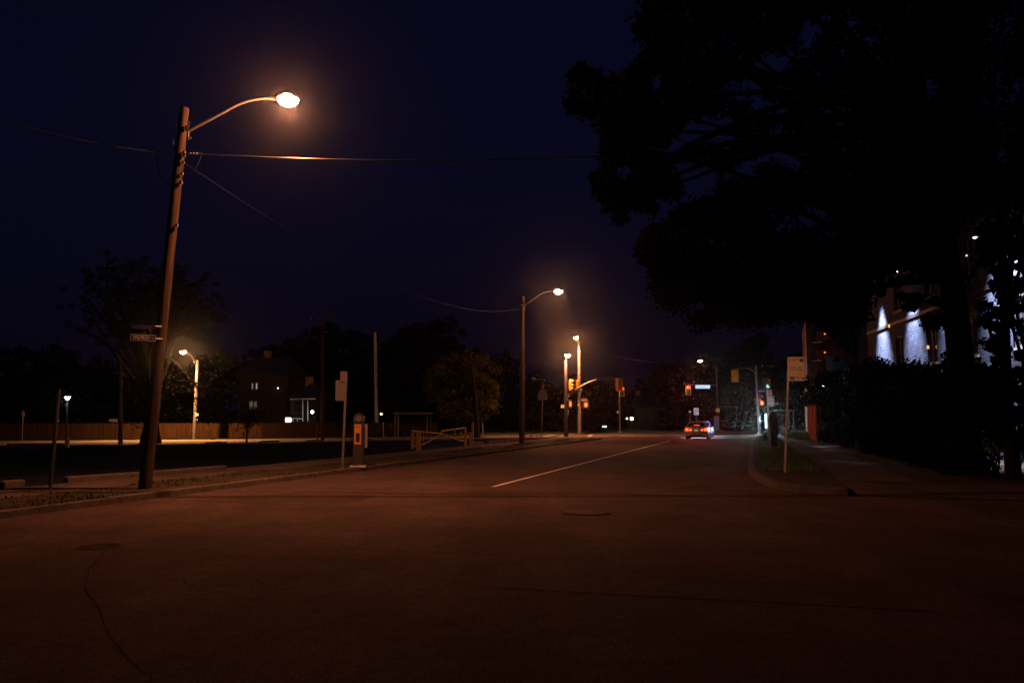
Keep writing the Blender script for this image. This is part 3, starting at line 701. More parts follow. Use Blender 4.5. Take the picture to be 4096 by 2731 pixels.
# parking machines
def machine(label, c, h, w, lit, group='parking machines'):
    g = thing('parking_machine', label, 'parking meter', c, group); c = V3(c); yaw = R(0)
    MB().box(c+V3((0, 0, h*.40)), (w, w*.8, h*.8), R(8), .03).build('cabinet', mat('machine dark', (.03, .03, .032), .45, .2, .1, 4), g)
    dn = MB(); poly = [(w*.5*math.cos(R(a)), w*.62*math.sin(R(a))) for a in range(0, 181, 15)]+[(-w*.5, -.10*h/1.7), (w*.5, -.10*h/1.7)]
    dn.plate(c+V3((0, 0, h*.87)), w, w, .12, R(8), poly=poly); dn.build('hood', MATS['machine dark'], g)
    rb = MB(); n = 20; q = c+V3((.01, -.09, h*.88)); rb.plate(q, .1, .1, .02, R(8), poly=[(w*.28*math.cos(2*math.pi*k/n), w*.28*math.sin(2*math.pi*k/n)) for k in range(n)])
    bd = rb.build('parking_badge', GREY_S, g); lettering('P', w*.4, q+V3((0, -.015, 0)), R(8), INK, bd)
    f = MB(); fy = -w*.4-.006; M = Matrix.Rotation(R(8), 3, 'Z')
    fp = MB().plate(c+M@V3((-.02, fy, h*.60)), w*.62, h*.36, .012, R(8), .01).build('front_label', ORG if lit else STEEL, g)
    child(MB().plate(c+M@V3((-.02, fy-.01, h*.545)), w*.36, h*.16, .012, R(8), .02), 'screen', GLASS, fp)
    lettering('7008', w*.19, c+M@V3((-.02, fy-.012, h*.735)), R(8), INK, fp)
    pl = MB(); pl.box(c+M@V3((w*.62, .02, h*.57)), (w*.42, .04, h*.43), R(8)); pl.tube([c+M@V3((w*.5, .04, 0)), c+M@V3((w*.5, .04, h*.93))], .02, 8)
    pl.build('solar_post', mat('panel grey', (.16, .17, .18), .4, .2, .1, 5), g)
    b = MB().box(c+V3((0, 0, .03)), (w*1.5, w*1.3, .08), R(8), .02).build('footing', CONC_P, g)
    return g
machine('dark parking machine with an orange label by the left sidewalk', gr(1432, 1869, .1), 1.72, .33, True)
machine('dark parking machine on the right boulevard behind the near sign post', gr(3093, 1790, .11), 1.95, .38, False)
# strips of kerb stones between left sidewalk and lot
KS = [(255, 1946, 560, 1923), (560, 1923, 900, 1893), (1880, 1786, 1930, 1781), (1950, 1779, 2010, 1774), (2020, 1773, 2075, 1768), (0, 1966, 95, 1958)]
plc = ['kerb stone at the foot of the far left leaning post', 'long lit kerb stone beside the near wooden pole', 'kerb stone just right of the yellow gate', 'middle one of the kerb stones right of the gate', 'kerb stone nearest the second lamp pole', 'kerb stone cut by the left edge of the photo']
for (a, b, c, d), lb in zip(KS, plc):
    p, q = gr(a, b), gr(c, d); m_ = (p+q)/2; L_ = (q-p).length-.06
    o = MB().box(m_+V3((0, 0, .12)), (L_, .2, .24), math.atan2(q.y-p.y, q.x-p.x), .03).build('kerb_stone', KERB_M)
    o['label'] = lb; o['category'] = 'kerb stone'; o['group'] = 'kerb stones edging the parking lot'
WS = [((820, 1776), (905, 1774), 'left of the sapling'), ((1035, 1771), (1115, 1769), 'right of the sapling'), ((1225, 1767), (1290, 1766), 'at the tall dark pole'), ((1400, 1764), (1490, 1763), 'beyond the parking machine')]
for p, q, lb in WS:
    p = gr(*p); q = gr(*q); m_ = (p+q)/2
    o = MB().box(m_+V3((0, 0, .07)), ((q-p).length, .2, .14), math.atan2(q.y-p.y, q.x-p.x), .03).build('wheel_stop', DARK)
    o['label'] = 'low dark wheel stop at the far edge of the lot, '+lb; o['category'] = 'wheel stop'; o['group'] = 'wheel stops in the parking lot'

# dark low wall at far left, lantern, yellow bollard
p, q = gr(18, 1792), gr(252, 1789); m_ = (p+q)/2
o = MB().box(m_+V3((0, .2, .12)), ((q-p).length, .4, .26), math.atan2(q.y-p.y, q.x-p.x), .03).build('low_wall', DARK)
o['label'] = 'low black wall in front of the lit road at the far left'; o['category'] = 'wall'
bl = gr(262, 1788); g = thing('lantern_post', 'thin black post with a small white lantern at the far left', 'lantern', bl)
MB().tube([bl, at(270, 1600, bl.y)], .045, 8).build('post', DARK, g)
c = at(270, 1590, bl.y); MB().tube([c-V3((0, 0, .13)), c+V3((0, 0, .05))], [.07, .17], 8).build('lamp_glass', WHITE_L, g)
MB().tube([c+V3((0, 0, .05)), c+V3((0, 0, .16))], [.2, .06], 8).box(c+V3((.12, 0, .12)), (.14, .1, .1)).build('cap', ORG, g)
cage = MB()
for a in range(4): w_ = V3((math.cos(R(45+90*a)), math.sin(R(45+90*a)), 0)); cage.tube([c+w_*.075-V3((0, 0, .13)), c+w_*.18+V3((0, 0, .05))], .012, 5)
cage.build('cage', DARK, g); lamp(g, c-V3((0, .3, .3)), 9, (.7, .85, 1), .08)
y0 = gr(271, 1791); g = thing('bollard', 'short yellow bollard at the foot of the lantern post', 'bollard', y0)
MB().tube([y0, y0+V3((0, 0, .52)), y0+V3((0, 0, .56))], [.085, .085, .04], 12).build('post', mat('bollard yellow', (.6, .4, .06), .6, 0, .1), g)
MB().tube([y0, y0+V3((0, 0, .03))], .13, 10).build('flange', DARK, g)
# slim posts along the arterial
for px, b_, t_, lb, r in ((1270, 1757, 1690, 'thin wooden post just left of the tall dark pole', .06), (1534, 1746, 1690, 'thin bright post right of the parking machine', .05), (1931, 1752, 1692, 'pale thin post right of the maple trunk', .06), (1892, 1750, 1662, 'slim dark post at the right end of the gate', .04)):
    b = gr(px, b_); g = thing('marker_post', lb, 'post', b, 'slim posts along the arterial road'); MB().tube([b, at(px-1, t_, b.y)], r, 8).build('post', CONC_P if 'pale' in lb or 'bright' in lb else WOOD, g)
    MB().ell(at(px-1, t_, b.y), (r, r, r*.5), 8, 6).build('cap', STEEL, g)

# swing barrier at the lot entrance (yellow), two leaves and their posts
def bars(mb, pts, r): mb.tube(pts, r, 8)
GL = gr(1662, 1800); YG = GL.y; YH = gr(1890, 1790).y
def gpt(px, py):
    t = (px-1650)/(1890-1650); return at(px, py, YG+(YH-YG)*t)
g = thing('barrier_gate', 'yellow barrier leaf sloping down to the right, by its boxy double post', 'gate', GL, 'two leaves of the lot barrier')
for px, bt in ((1649, 1795), (1669, 1802), (1678, 1806)): MB().tube([gr(px, bt), V3((*gr(px, bt).xy, gpt(px, 1722).z))], .075, 8).build('post', YEL_F, g)
m1 = MB(); bars(m1, [gpt(1650, 1723), gpt(1700, 1728), gpt(1768, 1735)], .045); bars(m1, [gpt(1680, 1783), gpt(1722, 1762), gpt(1768, 1737)], .04); m1.build('top_rail', YEL_F, g, smooth=True)
m1 = MB(); bars(m1, [gpt(1650, 1785), gpt(1680, 1784)], .04); bars(m1, [gpt(1655, 1730), gpt(1655, 1785)], .03)
for px in (1695,): bars(m1, [gpt(px, 1727), gpt(px, 1775)], .022)
m1.build('bracing', YEL_F, g)
g = thing('barrier_gate', 'yellow barrier leaf rising to the right, hinged on the far post', 'gate', gr(1870, 1792), 'two leaves of the lot barrier')
m1 = MB(); bars(m1, [gpt(1764, 1725), gpt(1862, 1711)], .05); bars(m1, [gpt(1764, 1737), gpt(1842, 1763), gpt(1862, 1762)], .04); m1.build('top_rail', YEL_F, g, smooth=True)
m1 = MB()
for px, a_, b_ in ((1820, 1718, 1754), (1844, 1715, 1762), (1770, 1726, 1738)): bars(m1, [gpt(px, a_), gpt(px, b_)], .03)
each(m1, 'upright', YEL_F, g)
for px, bt, tp in ((1862, 1792, 1709), (1881, 1790, 1727), (1890, 1789, 1690)): p = gr(px, bt); MB().tube([p, V3((p.x, p.y, at(px, tp, p.y).z))], .07, 8).build('post', YEL_F, g)
m1 = MB()
for x0_, x1_, dz in ((1740, 1757, 14), (1757, 1768, 18)): m1.tube(bez(gpt(x0_, 1738), gpt((x0_+x1_)/2, 1738+2*dz), gpt(x1_, 1738), 8), .016, 5)
o = m1.build('chain', DARK); o['label'] = 'chain hanging in loops where the two barrier leaves meet'; o['category'] = 'chain'

# bus shelters
def shelter(label, A, B, depth, h, panel=None):
    A, B = V3(A), V3(B); g = thing('bus_shelter', label, 'bus shelter', A, 'bus shelters'); d = (B-A).normalized(); n = V3((-d.y, d.x, 0))*depth
    for p in (A, B, A+n, B+n): MB().tube([p, p+V3((0, 0, h))], .05, 8).build('post', STEEL, g)
    c = (A+B+n)/2; MB().box(c+V3((0, 0, h+.08)), ((B-A).length+.35, depth+.4, .14), math.atan2(d.y, d.x), .05).build('roof', STEEL, g)
    gl = bpy.data.materials.get('shelter glass') or mat('shelter glass', (.6, .68, .72), .05, 0, 0, trans=1.0)
    MB().box(c+n*.5+V3((0, 0, h*.55)), ((B-A).length-.1, .012, h*.8), math.atan2(d.y, d.x)).build('glass_pane', gl, g)
    MB().tube([A+V3((0, 0, h*.45)), B+V3((0, 0, h*.45))], .025, 6).build('rail', STEEL, g)
    MB().box(c+n*.25+V3((0, 0, .45)), ((B-A).length*.6, .4, .06), math.atan2(d.y, d.x), .02).build('bench_seat', DARK, g)
    for s_ in (-.22, .22): MB().box(c+n*.25+d*(B-A).length*s_+V3((0, 0, .21)), (.06, .3, .42), math.atan2(d.y, d.x)).build('bench_leg', DARK, g)
    return g
Aq, Bq = gr(1592, 1753), gr(1722, 1752)
shelter('dim glass bus shelter behind the yellow gate', Aq, Bq, 1.4, at(1600, 1654, Aq.y).z-.05)
Aq, Bq = gr(3078, 1737), gr(3176, 1737); Aq.z = Bq.z = 0.1
sh = shelter('dark bus shelter beyond the right corner with a glowing poster panel', Aq, Bq, 1.4, 2.35)
pa = at(3064, 1684, Aq.y-.5); child(MB().box(pa, (.36, .16, 1.66), R(0), .02), 'poster_frame', DARK, sh)
PANEL = emis('poster light', (.55, .95, 1.0), 2.6)
child(MB().plate(pa+V3((0, -.09, 0)), .27, 1.5, .01, 0), 'lit_poster', PANEL, sh)
lamp(sh, pa+V3((.0, -.35, .3)), 2300, (.75, 1, .92), .2, 110, .8, aim=uv(64, 3.4, .1))
bz = gr(3141, 1742); g = thing('litter_bin', 'round dark litter bin on the right corner', 'bin', bz)
MB().tube([bz, bz+V3((0, 0, .25)), bz+V3((0, 0, .85)), bz+V3((0, 0, 1.0))], [.32, .42, .45, .3], 14).build('barrel', DARK, g, smooth=True)
MB().tube([bz+V3((0, 0, 1.0)), bz+V3((0, 0, 1.06))], [.34, .25], 14).build('lid', BLACK, g)
# sandwich boards
for px, lb in ((2112, 'left dark sandwich board beside the second lamp pole'), (2136, 'right dark sandwich board beside the second lamp pole')):
    b = gr(px, 1751, .1); g = thing('sandwich_board', lb, 'sandwich board', b, 'sandwich boards')
    for s_ in (-1, 1):
        mm = MB(); mm.add([b+V3((-.02+s_*.28, -.3, 0)), b+V3((-.02+s_*.28, .3, 0)), b+V3((0, .3, .75)), b+V3((0, -.3, .75)), b+V3((.02+s_*.28, -.3, 0)), b+V3((.02+s_*.28, .3, 0)), b+V3((.03, .3, .75)), b+V3((.03, -.3, .75))],
               [(0, 1, 2, 3), (7, 6, 5, 4), (0, 3, 7, 4), (1, 5, 6, 2), (3, 2, 6, 7), (0, 4, 5, 1)]); mm.build('board', DARK, g)
# manholes
def manhole(label, c, r):
    g = thing('manhole_cover', label, 'manhole cover', c, 'manhole covers'); c = V3(c)
    MB().tube([c+V3((0, 0, .004)), c+V3((0, 0, .010))], r, 32).build('rim', mat('iron rim', (.036, .027, .024), .9, 0, .2, 10, spec=.1), g)
    mm = MB(); n = 9
    for i in range(-n, n+1):
        for j in range(-n, n+1):
            x, y = i*r/n*.95, j*r/n*.95
            if x*x+y*y < (r*.9)**2 and (i+j) % 2 == 0: mm.box(c+V3((x, y, .014)), (r/n*.45, r/n*.45, .008), R(45))
    mm.build('treads', mat('iron tread', (.10, .08, .07), .5, .4, .4, 3), g)
manhole('round manhole cover in the middle of the near road', gr(2346, 2049, .004), .42)
manhole('faint manhole cover at the left of the foreground', gr(400, 2186, -.004), .26)

# ================================================================== FENCES
def board_fence(name, label, P, h, bw, m, gap=.012, post=2.4, pm=None, cap=True):
    P = [V3(p) for p in P]; g = thing(name, label, 'fence', P[0]); mb_ = MB(); pb = MB()
    for a, b in zip(P[:-1], P[1:]):
        L = (b-a).length; d = (b-a)/L; az = math.atan2(d.y, d.x); n = int(L/(bw+gap))
        for i in range(n):
            t = (i+.5)*L/n; hh = h+random.uniform(-.02, .02)
            mb_.box(a+d*t+V3((0, 0, hh/2+.03))+V3((-d.y, d.x, 0))*random.uniform(-.004, .004), (L/n-gap, .022, hh), az+random.uniform(-.01, .01))
        k = 0
        while k <= L: pb.box(a+d*k+V3((0, 0, h/2+.05))+V3((-d.y, d.x, 0))*.06, (.1, .1, h+.08), az); k += post
        if cap: pb.box((a+b)/2+V3((0, 0, h+.045))+V3((-d.y, d.x, 0))*.04, (L, .12, .03), az)
    mb_.build('boards', m, g); each(pb, 'post', pm or m, g); return g
board_fence('board_fence', 'long brown board fence behind the lit arterial road', [(-100, 46.5, 0), (-70, 53.5, 0), (-43, 62.2, 0), (-21.4, 67.5, 0), (-16.4, 71, 0), (-7.5, 79, 0)], 1.22, .14, FENCE_W)
board_fence('red_fence', 'tall red stained board fence beside the right sidewalk', [uv(56.7, 4.1, .1), uv(64.8, 4.1, .1)], 2.42, .40, RED_W, gap=.03, cap=False)

# ================================================================== BUILDINGS
# blue-lit brick house at the right edge: local frame, x runs along its street wall, y is depth
def wallbox(mb, x0, x1, y0, y1, z0, z1): return mb.box(((x0+x1)/2, (y0+y1)/2, (z0+z1)/2), (x1-x0, y1-y0, z1-z0))
BL_A = V3((20.6, 45.2, 0)); bear = R(9.5); rz_ = math.pi-(-(math.pi/2-bear))  # x axis points towards the camera end
hb = thing('brick_house', 'three storey brick house at the right edge washed by bluish wall lights', 'house', BL_A, 'houses', rz=-(math.pi/2+bear))
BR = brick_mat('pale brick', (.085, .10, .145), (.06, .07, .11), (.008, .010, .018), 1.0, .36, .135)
HL = 30.0; HH = 10.2
# openings on the front wall (local y = 0 faces the street)
wins = []
for x in (5.1, 9.6, 13.9, 18.0, 22.0, 25.6):
    for z in (1.0, 4.1, 7.1): wins.append((x, x+1.15, z, z+1.7))
mb = MB(); xs = sorted({0, HL, *[w[0] for w in wins], *[w[1] for w in wins]}); zs = sorted({0, HH, *[w[2] for w in wins], *[w[3] for w in wins]})
for i in range(len(xs)-1):
    for j in range(len(zs)-1):
        xm, zm = (xs[i]+xs[i+1])/2, (zs[j]+zs[j+1])/2
        if any(w[0] < xm < w[1] and w[2] < zm < w[3] for w in wins): continue
        mb.add([(xs[i], 0, zs[j]), (xs[i+1], 0, zs[j]), (xs[i+1], 0, zs[j+1]), (xs[i], 0, zs[j+1])], [(0, 1, 2, 3)])
D_ = 9.0
mb.add([(0, 0, 0), (0, 0, HH), (0, -D_, HH), (0, -D_, 0)], [(0, 1, 2, 3)]); mb.add([(HL, 0, 0), (HL, 0, HH), (HL, -D_, HH), (HL, -D_, 0)], [(3, 2, 1, 0)])
mb.add([(0, -D_, 0), (HL, -D_, 0), (HL, -D_, HH), (0, -D_, HH)], [(3, 2, 1, 0)])
# flip so the street wall faces -x side of the world: house depth lies on the far side
mb.v = [(a, -b, c) for a, b, c in mb.v]; mb.f = [tuple(reversed(f)) for f in mb.f]
mb.build('wall', BR, hb, local=True)
rf = MB(); rf.add([(-.4, -.5, HH), (HL+.4, -.5, HH), (HL+.4, D_+.5, HH), (-.4, D_+.5, HH), (.5, D_/2, HH+2.8), (HL-.5, D_/2, HH+2.8)], [(0, 1, 5, 4), (2, 3, 4, 5), (1, 2, 5), (3, 0, 4), (3, 2, 1, 0)]); rf.build('roof', DARK, hb, local=True)
for w in wins[:24]:
    f = MB(); x0, x1, z0, z1 = w; t = .07
    for (a, b, c, d) in ((x0, x1, z0, z0+t), (x0, x1, z1-t, z1), (x0, x0+t, z0+t, z1-t), (x1-t, x1, z0+t, z1-t), ((x0+x1)/2-.03, (x0+x1)/2+.03, z0+t, z1-t)): wallbox(f, a, b, .05, .12, c, d)
    wf = f.build('window', mat('window frame', (.07, .07, .075), .6, 0, .1), hb, local=True)
    wallbox(MB(), x0+t, x1-t, .09, .10, z0+t, z1-t).build('pane', GLASS, wf, local=True)
    wallbox(MB(), x0-.08, x1+.08, -.06, .05, z0-.1, z0-.002).build('sill', CONC_P, wf, local=True)
bn = MB(); wallbox(bn, 0, HL, -.05, -.002, 3.35, 3.55); wallbox(bn, 0, HL, -.05, -.002, 6.45, 6.6); each(bn, 'string_course', DARK, hb, local=True)
bpy.context.view_layer.update()
def wall_light(x, z, power, spot, out=.7, blend=1.0, aimz=0.0):
    fx = MB().box((x, -.35, z), (.14, .7, .12), 0, .02).build('wall_light', DARK, hb, local=True)
    MB().ell((x, -.6, z-.08), (.06, .07, .03), 10, 6).build('lens', WHITE_L, fx, local=True)
    L = lamp(None, (0, 0, 0), power, (.72, .76, 1.0), .18, spot, blend); L.parent = hb
    L.location = (x, -out, z-.16); L.rotation_euler = V3((0, out*.75, aimz-z)).to_track_quat('-Z', 'Y').to_euler()
MW = hb.matrix_world.copy()
def wall_x(px):    # local x on the wall hit by an image column, at middle height
    for k in range(0, 3000):
        p = MW@V3((k*.01, 0, 6)); 
        if proj(p)[0] > px: return k*.01
    return 0
for px, z, pw_, sp in ((3532, 9.0, 26000, 50), (3655, 8.8, 14000, 56), (3800, 8.6, 6000, 56), (3985, 8.4, 7000, 60), (4085, 8.8, 19000, 78)):
    wall_light(wall_x(px), z, pw_, sp)
# warm slivers: two lit porch lamps on this wall
for px, py in ((3564, 1302), (3714, 1388)):
    x = wall_x(px); 
    zz = 1.6+(1676-py)/FPX*(MW@V3((x, 0, 5))).y
    MB().box((x, -.08, zz), (.05, .1, .16), 0, .02).build('porch_lamp', emis('warm sliver', (1, .50, .13), 1.2), hb, local=True)
# orange lit brick block seen over the red fence
hb2 = thing('brick_house', 'narrow brick building above the red fence, with dim balconies', 'house', gr(3240, 1735), 'houses')
yB = 72.0; p0, p1 = at(3238, 1735, yB), at(3312, 1735, yB+3); BR2 = brick_mat('pinkish brick', (.36, .20, .15), (.30, .16, .12), (.16, .12, .1), 1, .3, .1)
tz_ = at(3240, 1285, yB).z
def quadwall(a, b, z0, z1, m, nm, par):
    mm = MB(); mm.add([(a.x, a.y, z0), (b.x, b.y, z0), (b.x, b.y, z1), (a.x, a.y, z1)], [(0, 1, 2, 3)]); return mm.build(nm, m, par)
mm = MB(); q0, q1 = p0+V3((3, 9, 0)), p1+V3((10, 9, 0)); p2 = p1+V3((7, 1.5, 0))
ring = [p0, p1, p2, q1, q0]
for a, b in zip(ring, ring[1:]+ring[:1]): mm.add([(a.x, a.y, 0), (b.x, b.y, 0), (b.x, b.y, tz_), (a.x, a.y, tz_)], [(0, 1, 2, 3)])
mm.build('wall', BR2, hb2)
mm = MB(); mm.add([(p.x, p.y, tz_+.0) for p in ring]+[((p0.x+p2.x)/2+1, yB+5, tz_+2)], [(0, 1, 5), (1, 2, 5), (2, 3, 5), (3, 4, 5), (4, 0, 5)]); mm.build('roof', DARK, hb2)
for py in (1372, 1445):
    c = at(3272, py, yB); b_ = MB().box(c+V3((.6, -.3, 0)), (2.2, 1.4, .16), .35).build('balcony', DARK, hb2)
    r_ = MB(); 
    for k in range(7): r_.box(c+V3((-.3+k*.33, -.75+k*.1, .5)), (.04, .04, .9))
    r_.tube([c+V3((-.4, -.8, .95)), c+V3((1.9, -.05, .95))], .03, 6); child(r_, 'railing', REDP, b_)
    child(MB().ell(c+V3((.3, -.9, .75)), (.09, .05, .05), 8, 6), 'red_glint', emis('painted red glint', (1, .16, .04), 3), b_)  # glowing bead painted in for a red reflection on the balcony
mm = quadwall(at(3312, 1600, 70), at(3400, 1600, 74), .0, at(3340, 1424, 71).z, mat('pale render', (.42, .42, .4), .9, 0, .1, 2), 'side_wing', hb2)

# houses behind the board fence
def house(label, px0, px1, Y, eavey, m, windows, roofh=2.2, gable=True):
    a, b = at(px0, 1700, Y), at(px1, 1700, Y); ez = at(px0, eavey, Y).z; g = thing('house', label, 'house', (a.x, Y, 0), 'houses')
    mm = MB(); x0, x1, y0, y1 = a.x, b.x, Y, Y+8
    mm.add([(x0, y0, 0), (x1, y0, 0), (x1, y1, 0), (x0, y1, 0), (x0, y0, ez), (x1, y0, ez), (x1, y1, ez), (x0, y1, ez)], [(0, 1, 5, 4), (1, 2, 6, 5), (2, 3, 7, 6), (3, 0, 4, 7)])
    mm.build('wall', m, g)
    rr = MB(); o = .4; rr.add([(x0-o, y0-o, ez), (x1+o, y0-o, ez), (x1+o, y1+o, ez), (x0-o, y1+o, ez), (x0+1, (y0+y1)/2, ez+roofh), (x1-1, (y0+y1)/2, ez+roofh)], [(0, 1, 5, 4), (1, 2, 5), (2, 3, 4, 5), (3, 0, 4), (3, 2, 1, 0)])
    r = rr.build('roof', DARK, g); child(MB().box((x0*.7+x1*.3, (y0+y1)/2+.5, ez+roofh), (.7, .7, 1.6)), 'chimney', MATS['pinkish brick'], r)
    for (c0, r0_, c1, r1_, pm) in windows:
        A, B = at(c0, r1_, Y), at(c1, r0_, Y); t = .06; f = MB()
        for (xa, xb, za, zb) in ((A.x-t, B.x+t, A.z-t, A.z), (A.x-t, B.x+t, B.z, B.z+t), (A.x-t, A.x, A.z, B.z), (B.x, B.x+t, A.z, B.z)): f.box(((xa+xb)/2, Y-.03, (za+zb)/2), (xb-xa, .1, zb-za))
        w = f.build('window', mat('window frame', (.07, .07, .075), .6, 0, .1), g)
        child(MB().box(((A.x+B.x)/2, Y-.012, (A.z+B.z)/2), (B.x-A.x, .02, B.z-A.z)), 'pane', pm, w)
    return g
WL1 = emis('curtain light warm', (1.0, .78, .60), .30); WL2 = emis('window light green', (.55, .66, .42), .10)
BR3 = brick_mat('house brick', (.035, .022, .017), (.028, .018, .015), (.028, .022, .02), 1, .24, .08)
h1 = house('house with two lit window strips behind the board fence', 950, 1150, 84, 1500, BR3, ((1008, 1533, 1012.5, 1556, WL1), (1023.5, 1532, 1030.5, 1556, WL1), (998, 1605, 1012, 1634, WL2), (1016, 1605, 1028, 1634, WL2), (955, 1612, 968, 1650, GLASS)))
h2 = house('lower house with a white porch and bright garage lamps', 1155, 1262, 80, 1592, BR3, ((1172, 1600, 1210, 1650, GLASS),), 1.6)
pr = MB()
for px in (1211, 1231, 1172, 1190): pr.tube([at(px, 1684, 79), at(px, 1600 if px in (1231, 1211) else 1672, 79)], .05, 6)
pr.tube([at(1172, 1672, 79), at(1212, 1675, 79)], .05, 6); pr.tube([at(1160, 1596, 79), at(1262, 1594, 79)], .07, 6)
child(pr, 'porch_frame', WHITE, h2)
def small_light(label, px, py, Y, r, m, power, col, box=None, post=None, cat='lamp', ofs=-.6):
    c = at(px, py, Y); g = thing('wall_lamp', label, cat, c, 'house lamps')
    if box: MB().box(c, box, 0, .03).build('lamp_glass', m, g)
    else: MB().ell(c, (r, r, r), 10, 8).build('lamp_glass', m, g)
    if post: MB().tube([c-V3((0, 0, r)), V3((c.x, c.y, -.03))], .04, 6).build('post', DARK, g)
    else: MB().box(c+V3((0, r+.05, .02)), (r*.8, .1, r*1.4)).build('bracket', DARK, g)
    MB().tube([c+V3((0, 0, r*.9)), c+V3((0, 0, r*1.3))], [r*.9, r*.3], 8).build('cap', DARK, g)
    lamp(g, c+V3((0, ofs, 0)), power, col, .08); return g
small_light('bright square yellow white floodlight just above the fence', 1153, 1679, 78, .3, emis('flood', (1, .93, .62), 6), 3, (1, .85, .5), box=(.52, .2, .42))
small_light('white wall lamp on the right end of the porch house', 1249, 1647, 78.5, .16, WHITE_L, 5, (1, .9, .85))
small_light('small white lamp right of the concrete pole', 1525, 1656, 76, .09, WARM_L, 5, (1, .9, .7))
small_light('tiny bluish lamp beside the slim amber lamp pole', 788, 1678, 79, .07, emis('dim blue lamp', (.5, .8, 1), 1.2), 2, (.6, .8, 1))
small_light('amber house lamp far beyond the junction', 2527, 1674, 130, .27, WARM_L, 45, (1, .75, .25), post=True)
small_light('small amber lamp left of the far house lamp', 2508, 1673.5, 133, .13, HOT2, 10, (1, .6, .2), post=True)
small_light('tiny warm light seen through the far left trees', 231, 1683, 90, .06, WARM_L, 2, (1, .8, .5), post=True)
small_light('tiny white light in the upper window of the dark house', 1112, 1552, 83.8, .05, WHITE_L, 1, (.8, .9, 1))
small_light('white garden lamp glinting through leaves above the red fence', 3290, 1545, 66, .11, WHITE_L, 60, (.9, .95, 1), post=True)
house('far house beyond the junction, its wall lit amber', 2540, 2640, 134, 1630, BR3, ((2560, 1655, 2568, 1676, GLASS), (2600, 1655, 2612, 1676, GLASS)))
c = at(2418, 1705.5, 128); g = thing('notice_board', 'small glowing white notice board far down the road', 'sign', (c.x, c.y, 0))
MB().plate(c, .72, .26, .08, 0).build('sign_plate', emis('notice light', (.85, .95, 1), 1.3), g); MB().tube([(c.x, c.y+.05, 0), (c.x, c.y+.05, c.z)], .05, 6).build('post', DARK, g)
# the two pale signs past the cars
def lit_sign(label, px, py, Y, w, h, m, base=True):
    c = at(px, py, Y); g = thing('sign_post', label, 'sign', (c.x, c.y, 0), 'pale signs beyond the cars')
    pl = MB().plate(c, w, h, .02, R(-3), .04).build('sign_plate', m, g); MB().tube([(c.x, c.y+.04, 0), (c.x, c.y+.04, c.z+h*.45)], .04, 6).build('post', STEEL, g); return g, pl, c
SIGN_HI = mat('reflective white', (.85, .8, .75), .4, 0, 0)
g, pl, c = lit_sign('white notice sign with red figures directly above the silver car', 2785, 1645, 93, .58, .80, SIGN_HI)
each(MB().plate(c+V3((-.13, -.02, .05)), .13, .12, .01).plate(c+V3((.13, -.02, .05)), .13, .12, .01).plate(c+V3((0, -.02, .20)), .2, .05, .01), 'red_mark', REDP, pl)
child(MB().plate(c+V3((-.08, -.02, -.22)), .2, .06, .01), 'print', INK, pl)
lit_sign('small round pale sign left of the notice sign above the car', 2760, 1646, 96, .26, .2, SIGN_HI)

